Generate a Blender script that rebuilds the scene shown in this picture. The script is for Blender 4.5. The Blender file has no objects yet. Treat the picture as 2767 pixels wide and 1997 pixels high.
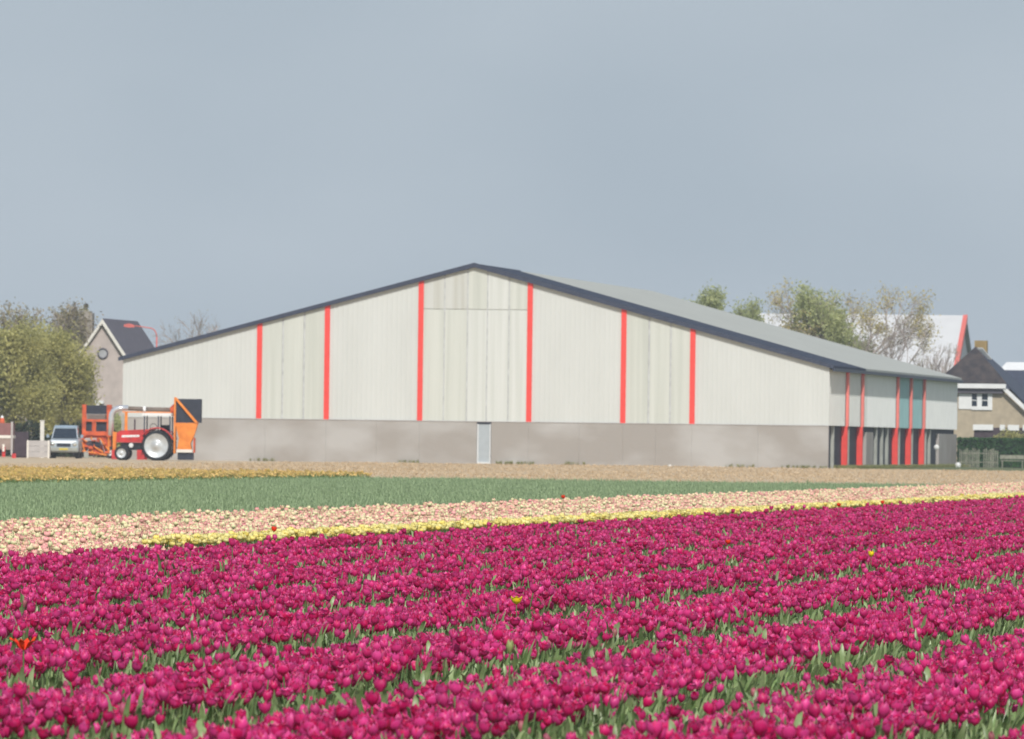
import bpy, math, random
import numpy as np
from mathutils import Vector, Matrix
random.seed(7); rng = np.random.default_rng(11)
S = bpy.context.scene
COL = S.collection

# ------------------------------------------------------------------ camera
F = 20000.0                      # focal length in photograph pixels
CX, CY, HY, ROLL = 1383.5, 998.5, 1189.0, 0.0128
EYE = 1.34
PITCH = math.atan((HY - CY) / F)
cd = bpy.data.cameras.new('camera'); cam = bpy.data.objects.new('camera', cd); COL.objects.link(cam)
cd.sensor_width = 36; cd.lens = F / 2767 * 36
cd.clip_start = 1; cd.clip_end = 9000
cam.matrix_world = Matrix.Translation((0, 0, EYE)) @ Matrix.Rotation(math.pi/2 + PITCH, 4, 'X') @ Matrix.Rotation(ROLL, 4, 'Z')
cd.dof.use_dof = True; cd.dof.focus_distance = 56; cd.dof.aperture_fstop = 16
S.camera = cam
TH = math.atan(3347 / F)         # the rows and the barn run this far right of the view axis
sT, cT = math.sin(TH), math.cos(TH)

# ------------------------------------------------------------------ light
SUN_EL, SUN_OFF = math.radians(44), math.radians(15)
sx, sy = -sT*math.cos(SUN_OFF) + cT*math.sin(SUN_OFF), -cT*math.cos(SUN_OFF) - sT*math.sin(SUN_OFF)
to_sun = Vector((sx*math.cos(SUN_EL), sy*math.cos(SUN_EL), math.sin(SUN_EL)))
sd = bpy.data.lights.new('sun', 'SUN'); sun = bpy.data.objects.new('sun', sd); COL.objects.link(sun)
sd.energy = 3.35; sd.angle = math.radians(0.6); sd.color = (1.0, 0.975, 0.935)
sun.rotation_euler = to_sun.to_track_quat('Z', 'Y').to_euler()
sun.location = (0, -20, 60)
W = bpy.data.worlds.new('World'); S.world = W; W.use_nodes = True
nt = W.node_tree; nt.nodes.clear(); N = nt.nodes.new; L = nt.links.new
out = N('ShaderNodeOutputWorld'); bg = N('ShaderNodeBackground'); bg.inputs[1].default_value = 0.1
sky = N('ShaderNodeTexSky'); sky.sky_type = 'NISHITA'; sky.sun_disc = False
sky.sun_elevation = SUN_EL; sky.sun_rotation = math.atan2(to_sun.x, to_sun.y)
sky.air_density = 1.2; sky.dust_density = 2.0; sky.ozone_density = 1.5
tc = N('ShaderNodeTexCoord'); sep = N('ShaderNodeSeparateXYZ'); L(tc.outputs['Generated'], sep.inputs[0])
mp = N('ShaderNodeMapping'); mp.inputs['Scale'].default_value = (1, 1, 2.2); L(tc.outputs['Generated'], mp.inputs[0])
mp.inputs['Location'].default_value = (0.37, 0.1, 0.24)
nz = N('ShaderNodeTexNoise'); nz.inputs['Scale'].default_value = 9.0; nz.inputs['Detail'].default_value = 3; nz.inputs['Roughness'].default_value = 0.45
L(mp.outputs[0], nz.inputs['Vector'])
cr = N('ShaderNodeValToRGB'); L(nz.outputs['Fac'], cr.inputs[0])     # rain-grey cloud bank lying all round the low sky
cr.color_ramp.elements[0].position = 0.34; cr.color_ramp.elements[0].color = (4.05, 4.8, 5.5, 1)
cr.color_ramp.elements[1].position = 0.64; cr.color_ramp.elements[1].color = (4.8, 5.5, 6.15, 1)
mr = N('ShaderNodeMapRange'); L(sep.outputs['Z'], mr.inputs[0])
mr.inputs[1].default_value = 0.12; mr.inputs[2].default_value = 0.75; mr.inputs[3].default_value = 1.0; mr.inputs[4].default_value = 0.25
mr.interpolation_type = 'SMOOTHSTEP'
mx = N('ShaderNodeMix'); mx.data_type = 'RGBA'; L(mr.outputs[0], mx.inputs['Factor']); L(sky.outputs[0], mx.inputs['A']); L(cr.outputs[0], mx.inputs['B'])
L(mx.outputs['Result'], bg.inputs[0]); L(bg.outputs[0], out.inputs[0])
S.view_settings.view_transform = 'Standard'; S.view_settings.look = 'None'
S.view_settings.exposure = 0.0; S.view_settings.gamma = 1.0; S.view_settings.use_curve_mapping = False
S.render.engine = 'CYCLES'

# ------------------------------------------------------------------ helpers
def P(u, v, z=0.0):               # u metres along the rows, v metres across them
    return Vector((u*sT + v*cT, u*cT - v*sT, z))
def at(px, py, Z):                # photograph pixel at distance Z -> world point
    x, y = px - CX, py - HY
    xr = x*math.cos(ROLL) + y*math.sin(ROLL); yr = -x*math.sin(ROLL) + y*math.cos(ROLL)
    return Vector((xr/F*Z, Z, EYE - yr/F*Z))
def tag(o, label=None, cat=None, group=None, kind=None):
    if label: o['label'] = label
    if cat: o['category'] = cat
    if group: o['group'] = group
    if kind: o['kind'] = kind
    return o
def empty(name, loc, rz=0.0):
    o = bpy.data.objects.new(name, None); COL.objects.link(o)
    o.location = loc; o.rotation_euler = (0, 0, rz); o.empty_display_size = 0.3
    return o
class MB:
    def __init__(s): s.v = []; s.f = []
    def box(s, x0, x1, y0, y1, z0, z1):
        b = len(s.v)
        s.v += [(x, y, z) for z in (z0, z1) for y in (y0, y1) for x in (x0, x1)]
        s.f += [tuple(b+i for i in q) for q in ((0,2,3,1),(4,5,7,6),(0,1,5,4),(2,6,7,3),(0,4,6,2),(1,3,7,5))]
        return s
    def prism(s, pts, y0, y1):    # polygon in (x,z) pushed along y
        b = len(s.v); n = len(pts)
        s.v += [(x, y0, z) for x, z in pts] + [(x, y1, z) for x, z in pts]
        s.f.append(tuple(range(b, b+n))); s.f.append(tuple(range(b+2*n-1, b+n-1, -1)))
        for i in range(n):
            j = (i+1) % n; s.f.append((b+i, b+n+i, b+n+j, b+j))
        return s
    def poly(s, pts):
        b = len(s.v); s.v += [tuple(p) for p in pts]; s.f.append(tuple(range(b, b+len(pts)))); return s
    def slab(s, pts, off):        # polygon with thickness along off
        b = len(s.v); n = len(pts); off = Vector(off)
        s.v += [tuple(p) for p in pts] + [tuple(Vector(p)+off) for p in pts]
        s.f.append(tuple(range(b, b+n))); s.f.append(tuple(range(b+2*n-1, b+n-1, -1)))
        for i in range(n):
            j = (i+1) % n; s.f.append((b+i, b+n+i, b+n+j, b+j))
        return s
    def tube(s, pts, rad, n=8, cap=True):
        pts = [Vector(p) for p in pts]
        if not isinstance(rad, (list, tuple)): rad = [rad]*len(pts)
        b = len(s.v); up = None
        for i, p in enumerate(pts):
            d = (pts[min(i+1, len(pts)-1)] - pts[max(i-1, 0)]).normalized()
            a = (d.cross(Vector((0, 0, 1))) if abs(d.z) < 0.9 else d.cross(Vector((1, 0, 0)))) if up is None else (up - d*up.dot(d))
            a.normalize(); up = a; c = d.cross(a)
            for k in range(n):
                t = 2*math.pi*k/n; s.v.append(tuple(p + (a*math.cos(t) + c*math.sin(t))*rad[i]))
        for i in range(len(pts)-1):
            for k in range(n):
                k2 = (k+1) % n
                s.f.append((b+i*n+k, b+i*n+k2, b+(i+1)*n+k2, b+(i+1)*n+k))
        if cap:
            s.f.append(tuple(b+k for k in range(n-1, -1, -1))); e = b+(len(pts)-1)*n; s.f.append(tuple(e+k for k in range(n)))
        return s
    def lathe(s, c, prof, n=24):  # profile (r, y) turned round the y axis through c (wheels)
        b = len(s.v)
        for r, y in prof:
            for k in range(n):
                t = 2*math.pi*k/n; s.v.append((c[0]+r*math.cos(t), c[1]+y, c[2]+r*math.sin(t)))
        for i in range(len(prof)-1):
            for k in range(n):
                k2 = (k+1) % n; s.f.append((b+i*n+k, b+i*n+k2, b+(i+1)*n+k2, b+(i+1)*n+k))
        return s
    def build(s, name, mat, parent=None, smooth=False, label=None):
        me = bpy.data.meshes.new(name); me.from_pydata([tuple(v) for v in s.v], [], s.f)
        me.materials.append(mat); me.validate()
        if smooth: me.polygons.foreach_set('use_smooth', [True]*len(me.polygons))
        o = bpy.data.objects.new(name, me); COL.objects.link(o)
        if parent: o.parent = parent
        if label: o['label'] = label
        return o
def part_copy(o, loc=(0,0,0), parent=None):
    c = o.copy(); COL.objects.link(c); c.location = loc
    if parent: c.parent = parent
    return c

def mat(name, col, rough=0.7, var=0.12, scale=3.0, spec=0.3, stretch=(1,1,1), bump=0.0, bscale=20, col2=None, metal=0.0, trans=0.0, detail=4, ramp=(0.35, 0.65), coord='Object', rnd=0.0):
    m = bpy.data.materials.new(name); m.use_nodes = True
    t = m.node_tree; n = t.nodes; l = t.links; b = n['Principled BSDF']
    b.inputs['Roughness'].default_value = rough; b.inputs['Specular IOR Level'].default_value = spec; b.inputs['Metallic'].default_value = metal
    c = n.new('ShaderNodeTexCoord'); mp = n.new('ShaderNodeMapping'); mp.inputs['Scale'].default_value = stretch
    l.new(c.outputs[coord], mp.inputs[0])
    z = n.new('ShaderNodeTexNoise'); z.inputs['Scale'].default_value = scale; z.inputs['Detail'].default_value = detail
    l.new(mp.outputs[0], z.inputs['Vector'])
    r = n.new('ShaderNodeValToRGB'); l.new(z.outputs['Fac'], r.inputs[0])
    c2 = col2 if col2 else tuple(min(1, x*(1+var)) for x in col)
    c1 = col if col2 else tuple(x*(1-var) for x in col)
    r.color_ramp.elements[0].position = ramp[0]; r.color_ramp.elements[0].color = (*c1, 1)
    r.color_ramp.elements[1].position = ramp[1]; r.color_ramp.elements[1].color = (*c2, 1)
    res = r.outputs[0]
    if rnd:
        oi = n.new('ShaderNodeObjectInfo'); h = n.new('ShaderNodeHueSaturation')
        a = n.new('ShaderNodeMapRange'); a.inputs[3].default_value = 1-rnd; a.inputs[4].default_value = 1+rnd
        l.new(oi.outputs['Random'], a.inputs[0]); l.new(a.outputs[0], h.inputs['Value']); l.new(res, h.inputs['Color']); res = h.outputs[0]
    l.new(res, b.inputs['Base Color'])
    if bump:
        z2 = n.new('ShaderNodeTexNoise'); z2.inputs['Scale'].default_value = bscale; z2.inputs['Detail'].default_value = 5
        l.new(mp.outputs[0], z2.inputs['Vector'])
        bu = n.new('ShaderNodeBump'); bu.inputs['Strength'].default_value = bump; bu.inputs['Distance'].default_value = 0.05
        l.new(z2.outputs['Fac'], bu.inputs['Height']); l.new(bu.outputs[0], b.inputs['Normal'])
    if trans:
        tr = n.new('ShaderNodeBsdfTranslucent'); l.new(res, tr.inputs[0])
        ms = n.new('ShaderNodeMixShader'); ms.inputs[0].default_value = trans
        l.new(b.outputs[0], ms.inputs[1]); l.new(tr.outputs[0], ms.inputs[2]); l.new(ms.outputs[0], n['Material Output'].inputs[0])
    return m

def petal_mat(name, a, b, edge, tip, trans=0.35, rough=0.42, shift=(0.45, 1.0), jit=0.12):
    """petal colour: every flower a little different between a and b, rim tinted with edge"""
    m = bpy.data.materials.new(name); m.use_nodes = True
    t = m.node_tree; n = t.nodes; l = t.links; pb = n['Principled BSDF']
    oi = n.new('ShaderNodeObjectInfo'); g = n.new('ShaderNodeNewGeometry')
    r = n.new('ShaderNodeValToRGB'); l.new(oi.outputs['Random'], r.inputs[0])
    r.color_ramp.elements[0].color = (*a, 1); r.color_ramp.elements[1].color = (*b, 1)
    uv = n.new('ShaderNodeUVMap'); sp = n.new('ShaderNodeSeparateXYZ'); l.new(uv.outputs[0], sp.inputs[0])
    z = n.new('ShaderNodeTexNoise'); z.inputs['Scale'].default_value = 40; tc = n.new('ShaderNodeTexCoord'); l.new(tc.outputs['Object'], z.inputs['Vector'])
    ad = n.new('ShaderNodeMath'); ad.operation = 'MULTIPLY_ADD'; l.new(z.outputs['Fac'], ad.inputs[0]); ad.inputs[1].default_value = 0.5; l.new(sp.outputs['Y'], ad.inputs[2])
    mrg = n.new('ShaderNodeMapRange'); l.new(ad.outputs[0], mrg.inputs[0]); mrg.inputs[1].default_value = shift[0]+0.25; mrg.inputs[2].default_value = shift[1]+0.35
    mrg.inputs[4].default_value = tip
    mx = n.new('ShaderNodeMix'); mx.data_type = 'RGBA'; l.new(mrg.outputs[0], mx.inputs['Factor']); l.new(r.outputs[0], mx.inputs['A']); mx.inputs['B'].default_value = (*edge, 1)
    wn = n.new('ShaderNodeTexWhiteNoise'); wn.noise_dimensions = '1D'; l.new(oi.outputs['Random'], wn.inputs['W'])
    a2 = n.new('ShaderNodeMapRange'); a2.inputs[3].default_value = 1-jit; a2.inputs[4].default_value = 1+jit; l.new(wn.outputs['Value'], a2.inputs[0])
    h = n.new('ShaderNodeHueSaturation'); l.new(a2.outputs[0], h.inputs['Value']); l.new(mx.outputs['Result'], h.inputs['Color'])
    l.new(h.outputs[0], pb.inputs['Base Color']); pb.inputs['Roughness'].default_value = rough; pb.inputs['Specular IOR Level'].default_value = 0.45
    tr = n.new('ShaderNodeBsdfTranslucent'); l.new(h.outputs[0], tr.inputs[0])
    ms = n.new('ShaderNodeMixShader'); ms.inputs[0].default_value = trans
    l.new(pb.outputs[0], ms.inputs[1]); l.new(tr.outputs[0], ms.inputs[2]); l.new(ms.outputs[0], n['Material Output'].inputs[0])
    return m

M = {}
M['white'] = mat('white_paint', (.80,.80,.78), .45, .04)
M['clad'] = mat('ribbed_white_cladding', (.585,.60,.565), .6, .03, .6, stretch=(1,1,.3), col2=(.62,.635,.60))
M['lite1'] = mat('translucent_sheet_clear', (.545,.565,.505), .4, .05, 1.6, stretch=(2.2,1,.05), col2=(.63,.645,.585))
M['lite2'] = mat('translucent_sheet_dull', (.52,.54,.48), .4, .05, 1.5, stretch=(2.0,1,.05), col2=(.61,.625,.56))
M['lite3'] = mat('translucent_sheet_pale', (.57,.59,.54), .4, .05, 1.5, stretch=(2.4,1,.05), col2=(.66,.675,.635))
M['liteup'] = mat('weathered_upper_sheet', (.50,.50,.44), .5, .05, 1.3, stretch=(2.6,1,.06), col2=(.59,.60,.56))
M['batten'] = mat('grey_joint', (.52,.53,.52), .6)
M['fadedred'] = mat('chalky_red_paint', (.80,.22,.19), .6, .06)
M['red'] = mat('red_paint', (.84,.075,.06), .5, .06)
M['darkblue'] = mat('slate_blue_metal', (.045,.055,.085), .5, .12)
M['roofdark'] = mat('dark_roof_sheet', (.05,.062,.09), .95, .15, 2, spec=.03, stretch=(.3,3,1))
M['roofgrey'] = mat('grey_fibre_cement', (.43,.44,.40), .95, .08, 1.2, spec=.05, stretch=(.25,2,1))
M['side'] = mat('grey_side_cladding', (.74,.74,.70), .7, .03, 1)
M['sidelight'] = mat('light_grey_side_cladding', (.86,.86,.83), .7, .03, 1)
M['teal'] = mat('teal_sheet', (.33,.53,.53), .55, .06, 1)
M['plinth'] = mat('stained_concrete', (.35,.322,.29), .9, .1, .26, col2=(.455,.44,.415), ramp=(.42,.64), detail=3, bump=.15, bscale=4, stretch=(1,1,1.6))
M['plinth2'] = mat('brown_concrete', (.37,.33,.295), .9, .1, .3, col2=(.43,.395,.365), ramp=(.45,.62), detail=3, bump=.15, bscale=4)
M['doorframe'] = mat('pale_frame', (.62,.64,.64), .5, .04)
M['doorgrey'] = mat('grey_door', (.40,.44,.46), .5, .04)
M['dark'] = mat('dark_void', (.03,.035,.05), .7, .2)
M['black'] = mat('black_rubber', (.022,.024,.028), .75, .2)
M['fin'] = mat('grey_green_steel', (.36,.37,.33), .6, .1)
M['orange'] = mat('orange_paint', (.72,.20,.025), .55, .2, 2.2, col2=(.88,.30,.05), detail=8, bump=.15)
M['redorange'] = mat('red_orange_paint', (.42,.07,.03), .6, .2, 2.5, col2=(.80,.14,.04), detail=8, bump=.2)
M['tracred'] = mat('tractor_red', (.42,.03,.03), .35, .1, 2.5, col2=(.70,.035,.035), spec=.6, detail=8)
M['silver'] = mat('silver_duct', (.75,.77,.80), .22, .05, metal=.6)
M['rim'] = mat('silver_rim', (.50,.51,.50), .35, .06, 2.5, col2=(.66,.69,.70), metal=.2, spec=.6, detail=8)
M['hose'] = mat('brown_hose', (.20,.16,.13), .7, .2, 10)
M['carbody'] = mat('pale_car_paint', (.42,.47,.51), .25, .04, spec=.7)
M['carroof'] = mat('blue_grey_roof', (.30,.38,.45), .25, .05, spec=.6)
M['glass'] = mat('dark_glass', (.02,.03,.045), .08, .1, spec=.8)
M['lamp'] = mat('headlamp_glass', (.85,.85,.8), .08, .02, spec=1.0, metal=.7)
M['crate'] = mat('grey_board', (.47,.44,.42), .85, .08, 3)
M['maroon'] = mat('maroon_panel', (.26,.12,.11), .7, .1)
M['brownpanel'] = mat('brown_panel', (.33,.25,.21), .7, .1)
M['darkbrown'] = mat('dark_brown_board', (.07,.05,.06), .8, .2)
M['brick'] = mat('pinkish_grey_brick', (.52,.445,.405), .9, .08, 2, bump=.2, bscale=25)
M['tan'] = mat('tan_brick', (.46,.385,.275), .9, .1, 2, bump=.2, bscale=25)
M['chim'] = mat('pale_chimney_brick', (.36,.32,.27), .9, .1, 3)
M['chimtan'] = mat('ochre_chimney', (.34,.24,.10), .9, .1, 3)
M['slate'] = mat('slate_tiles', (.12,.11,.13), .8, .12, 3, bump=.3, bscale=12)
M['slateblue'] = mat('blue_black_tiles', (.045,.055,.085), .6, .15, 3, bump=.3, bscale=12)
M['brownroof'] = mat('brown_mossy_tiles', (.035,.032,.036), .9, .2, 2, col2=(.08,.065,.06), bump=.3, bscale=12)
M['cream'] = mat('cream_verge_board', (.78,.74,.66), .6, .04)
M['whiteroof'] = mat('white_roof_sheet', (.60,.60,.595), .7, .03, .6)
M['gablegrey'] = mat('grey_gable', (.34,.37,.40), .6, .05)
M['bark'] = mat('bark', (.16,.13,.115), .9, .25, 6)
M['twig'] = mat('grey_brown_twigs', (.36,.30,.27), .9, .2, 4)
M['olive'] = mat('olive_leaves', (.38,.37,.14), .7, .2, .9, col2=(.64,.60,.24), trans=.45, detail=3)
M['dkleaf'] = mat('dark_leaves', (.020,.038,.022), .7, .3, 1.2, col2=(.055,.075,.035), trans=.15)
M['midleaf'] = mat('fresh_green_leaves', (.44,.48,.22), .7, .2, .8, col2=(.64,.66,.34), trans=.5)
M['yelleaf'] = mat('yellow_green_leaves', (.50,.42,.17), .7, .2, .8, col2=(.66,.56,.24), trans=.35)
M['brownleaf'] = mat('brown_catkins', (.32,.25,.19), .8, .2, 1, col2=(.40,.37,.19), trans=.3)
M['hedge'] = mat('clipped_hedge_leaves', (.03,.10,.025), .6, .3, 1.5, col2=(.06,.16,.04), trans=.2)
M['picket'] = mat('weathered_picket', (.25,.25,.19), .85, .25, 5)
M['stem'] = mat('tulip_stem', (.15,.24,.09), .5, .15, 10, trans=.15, rnd=.15)
M['leaf'] = mat('tulip_leaf', (.15,.25,.075), .40, .2, 9, spec=.55, col2=(.38,.46,.22), trans=.30, rnd=.3)
M['cropleaf'] = mat('young_crop_leaf', (.32,.42,.22), .6, .2, .35, spec=.3, col2=(.44,.52,.31), trans=.3, rnd=.15, coord='Generated')
M['grass'] = mat('grass_blade', (.32,.33,.13), .6, .2, 1, trans=.3, rnd=.2)
M['magenta'] = petal_mat('magenta_petal', (.66,.006,.125), (.80,.065,.31), (.86,.22,.50), .55, trans=.28, jit=.2)  # lilac rim colour paints in the sky's glint on the petal tops
M['magdeep'] = petal_mat('crimson_inner_petal', (.66,.006,.085), (.74,.02,.19), (.78,.09,.32), .5, trans=.32)
M['budpet'] = petal_mat('pale_pink_bud_petal', (.55,.24,.21), (.58,.10,.22), (.62,.06,.20), .7, trans=.4)
M['pink'] = petal_mat('peach_pink_petal', (.98,.74,.46), (.96,.48,.44), (.93,.26,.34), .75, trans=.12, rough=.5, shift=(.3,1.0), jit=.08)
M['cream_p'] = petal_mat('cream_green_petal', (.82,.84,.44), (.98,.84,.52), (.97,.66,.52), .4, trans=.12, rough=.5, shift=(.3,1.0), jit=.1)
M['yellow'] = petal_mat('lemon_petal', (.97,.82,.20), (.97,.90,.42), (.95,.88,.5), .3, trans=.3, rough=.5)
M['gold'] = petal_mat('golden_petal', (.92,.72,.26), (.90,.66,.28), (.60,.26,.08), .45, trans=.3, rough=.5, jit=.2)
M['pureyel'] = petal_mat('bright_yellow_petal', (.95,.72,.01), (.97,.78,.03), (.95,.62,.01), .3, trans=.1)
M['scarlet'] = petal_mat('scarlet_petal', (.88,.03,.008), (.92,.06,.01), (.95,.14,.02), .5, trans=.15)
M['greenbud'] = petal_mat('green_bud_petal', (.38,.45,.16), (.40,.46,.18), (.60,.60,.25), .5)

# ------------------------------------------------------------------ ground
def sheet(name, u0, u1, v0, v1, z, m, label=None, nu=1, nv=1):
    b = MB()
    b.poly([P(u0,v0,z), P(u0,v1,z), P(u1,v1,z), P(u1,v0,z)])
    o = b.build(name, m); tag(o, kind='structure'); 
    if label: o['label'] = label
    return o
gm = mat('grass_ground', (.10,.13,.05), .95, .2, .3, col2=(.16,.17,.08), coord='Object')
soil = mat('dark_soil', (.055,.05,.035), .95, .2, 2, col2=(.05,.075,.03), bump=.5, bscale=10)
cropg = mat('soil_under_green_crop', (.16,.24,.11), .95, .2, .4, col2=(.20,.29,.14), bump=.5, bscale=10)
sand = mat('dry_sandy_soil', (.50,.385,.245), .95, .1, .55, col2=(.60,.475,.32), bump=.9, bscale=3.0, stretch=(.25,1,1), ramp=(.3,.7))
MB().poly([(-3000,-300,0),(3000,-300,0),(3000,5500,0),(-3000,5500,0)]).build('ground', gm)
tag(bpy.data.objects['ground'], 'flat grassy ground reaching to the horizon', kind='structure')
sheet('field_soil', -30, 223, -19.6, 60, .004, soil, 'dark soil under the magenta and pink tulip beds')
sheet('crop_ground', -30, 209.5, -50, -19.6, .004, cropg, 'ground under the green crop')
sheet('sandy_field', 223, 402, -150, 110, .004, sand, 'dry sandy field in front of the long barn')
sheet('sandy_verge', 209.5, 223, -50.0, -19.603, .004, sand)
sheet('sandy_strip', 150, 223, -150, -50.003, .004, sand, 'dry sandy ground beyond the far golden tulips')
sheet('farm_yard', 402, 450, -100, -49-39.2, .004, sand)

# ------------------------------------------------------------------ tulips
def petal_grid(R, H, top, width, a0, ns=6, ntt=4, lean=0.0, inward=0.0, frill=0.0):
    """one petal of a cup: returns verts, faces, uvs"""
    V, Fc, UV = [], [], []
    for i in range(ns+1):
        s = i/ns
        r = R*(math.sin(min(1, s/0.45)*math.pi/2)**0.7) if s < 0.45 else R + (top-R)*((s-0.45)/0.55)**1.8
        r = max(r, .004) - inward
        w = width*(math.sin(math.pi*min(1, 0.20+0.80*s**1.15))**0.6 if s < 1 else 0.0)
        if i == ns: w = width*0.10
        z = H*(s**0.9)
        for j in range(ntt+1):
            t = -1 + 2*j/ntt
            a = a0 + t*w
            rr = r*(1+0.10*t*t*(s-0.3)) + lean*s*s
            zz = z - 0.16*H*t*t*s*s
            V.append((rr*math.cos(a), rr*math.sin(a), zz + frill*math.sin(7*t+a0)*s)); UV.append((j/ntt, s*0.75+0.25*abs(t)*s))
    for i in range(ns):
        for j in range(ntt):
            q = i*(ntt+1)+j; Fc.append((q, q+1, q+ntt+2, q+ntt+1))
    return V, Fc, UV
def leaf_grid(a0, Ln, wd, out, top, curl, ns=5):
    V, Fc, UV = [], [], []
    ca, sa = math.cos(a0), math.sin(a0)
    for i in range(ns+1):
        s = i/ns
        r = 0.008 + out*s**1.5; z = 0.02 + top*(math.sin(s*math.pi/2*curl)/math.sin(math.pi/2*min(curl,1)))
        w = wd*(math.sin(math.pi*min(.98, .12+.86*s**0.8))**0.8)
        for j in (-1, 0, 1):
            rr = r + (0.25*w*abs(j)); x, y = rr*ca - j*w*sa, rr*sa + j*w*ca
            V.append((x, y, z)); UV.append(((j+1)/2, s))
    for i in range(ns):
        for j in range(2):
            q = i*3+j; Fc.append((q, q+1, q+4, q+3))
    return V, Fc, UV
class Multi:
    def __init__(s): s.v=[]; s.f=[]; s.uv=[]; s.mi=[]
    def add(s, g, mi, z=0.0, rot=None, flip=False):
        V, Fc, UV = g; b = len(s.v)
        for p in V:
            q = Vector(p)
            if rot is not None: q = rot @ q
            s.v.append((q.x, q.y, q.z+z))
        s.uv += UV
        for f in Fc: s.f.append(tuple(b+i for i in f)); s.mi.append(mi)
    def mesh(s, name, mats):
        me = bpy.data.meshes.new(name); me.from_pydata(s.v, [], s.f)
        for m in mats: me.materials.append(m)
        me.polygons.foreach_set('material_index', s.mi); me.polygons.foreach_set('use_smooth', [True]*len(s.f))
        uv = me.uv_layers.new(name='UVMap')
        vi = np.zeros(len(me.loops), dtype=np.int32); me.loops.foreach_get('vertex_index', vi)
        uv.data.foreach_set('uv', np.array(s.uv, dtype=np.float32)[vi].ravel()); return me
def stem_grid(h, r=.0035, bend=0.0):
    V=[];Fc=[];UV=[]
    for i in range(3):
        s=i/2
        for k in range(4):
            a=k*math.pi/2; V.append((r*math.cos(a)+bend*s*s, r*math.sin(a), h*s)); UV.append((k/4,s))
    for i in range(2):
        for k in range(4): Fc.append((i*4+k, i*4+(k+1)%4, (i+1)*4+(k+1)%4, (i+1)*4+k))
    return V,Fc,UV
PS = 0.80     # overall plant size
HS = 0.335     # stem length, cup bottom height
def head_spec(kind):
    # R, H, top, width, lean
    return {'cup': (.0250,.060,.0225,1.08,.0), 'open': (.0258,.056,.0275,1.0,.001), 'closed': (.0225,.062,.013,1.12,0), 'wide': (.0270,.054,.0305,.98,.002),
            'bud': (.0145,.056,.005,1.1,0), 'blown': (.028,.066,.048,.50,.006), 'round': (.030,.056,.018,1.15,.0)}[kind]
def add_head(g, kind, z, outer, inner, tilt=0.0, seed=0, dbl=False):
    R,H,top,wd,lean = head_spec(kind); rr = random.Random(seed)
    rot = Matrix.Rotation(tilt, 3, 'Y')
    for k in range(3):
        g.add(petal_grid(R*rr.uniform(.95,1.05), H*rr.uniform(.93,1.05), top*rr.uniform(.8,1.25), wd, k*2.094+rr.uniform(-.15,.15), lean=lean), outer, z, rot)
    for k in range(3):
        g.add(petal_grid(R*.88, H*rr.uniform(.95,1.04), top*.85, wd*.95, k*2.094+1.047+rr.uniform(-.15,.15), lean=lean*.7), inner, z, rot)
    if dbl:
        for k in range(4):
            g.add(petal_grid(R*.62, H*rr.uniform(.85,1.0), top*.6, 1.0, k*1.57+rr.uniform(-.3,.3), frill=.002), inner, z, rot)
def leaves(g, mi, n, seed, hi=.27, spread=1.0, wd=.016):
    rr = random.Random(seed)
    for k in range(n):
        g.add(leaf_grid(k*2*math.pi/n+rr.uniform(-.5,.5), 0, wd*rr.uniform(.8,1.25), rr.uniform(.03,.11)*spread, hi*rr.uniform(.78,1.22), rr.uniform(.75,1.15)), mi)
def tulip_mesh(name, kind, mats, seed, nleaf=3, tilt=.06, dbl=False, hs=HS, hi=.27):
    g = Multi(); g.add(stem_grid(hs+.004), 0); leaves(g, 1, nleaf, seed, hi, 1.0, .0165)
    add_head(g, kind, hs, 2, 3, tilt, seed, dbl)
    return g.mesh(name, [M['stem'], M['leaf']] + mats)
def tuft_mesh(name, seed, n=7, hi=.285, spread=1.3, wd=.015):
    g = Multi(); leaves(g, 0, n, seed, hi, spread, wd); return g.mesh(name, [M['leaf']])
mag = [M['magenta'], M['magdeep']]
PURPLE = [tulip_mesh('tulip_cup', 'cup', mag, 1), tulip_mesh('tulip_open', 'open', mag, 2, tilt=.12), tulip_mesh('tulip_closed', 'closed', mag, 3),
          tulip_mesh('tulip_wide', 'wide', mag, 4, tilt=-.1), tulip_mesh('tulip_bud', 'bud', [M['budpet'], M['budpet']], 5, 3, hs=.30, hi=.31),
          tulip_mesh('tulip_cup_leaning', 'cup', mag, 6, tilt=.35), tuft_mesh('tulip_leaves', 8), tuft_mesh('tulip_leaves_low', 9, 9, .17, 2.3, .018)]
PINK = [tulip_mesh('pink_round', 'round', [M['pink'], M['pink']], 11, 2, dbl=True), tulip_mesh('pink_open', 'open', [M['pink'], M['cream_p']], 12, 2, dbl=True),
        tulip_mesh('pink_cream', 'round', [M['cream_p'], M['pink']], 13, 2, dbl=True), tulip_mesh('pink_closed', 'closed', [M['cream_p'], M['cream_p']], 14, 3), tuft_mesh('pink_leaves', 15, 5, .27, 1.4)]
YEL = [tulip_mesh('yellow_round', 'round', [M['yellow'], M['yellow']], 21, 2, hs=.365), tulip_mesh('yellow_open', 'wide', [M['yellow'], M['yellow']], 22, 2, hs=.365)]
GOLD = [tulip_mesh('gold_round', 'wide', [M['gold'], M['gold']], 31, 2, hs=.25, hi=.2), tulip_mesh('gold_cup', 'round', [M['gold'], M['gold']], 32, 3, hs=.22, hi=.2)]
def crop_mesh(name, seed, n=7, hi=.19):
    g = Multi(); leaves(g, 0, n, seed, hi, .9, .0075); return g.mesh(name, [M['cropleaf']])
CROP = [crop_mesh('crop_tuft', 41), crop_mesh('crop_tuft_thin', 42, 6, .22), crop_mesh('crop_tuft_low', 43, 8, .15)]
def grass_mesh(seed):
    g = Multi(); leaves(g, 0, 8, seed, .22, 1.6, .010); return g.mesh('grass_tuft', [M['grass']])
GRASS = [grass_mesh(51), grass_mesh(52)]

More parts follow.
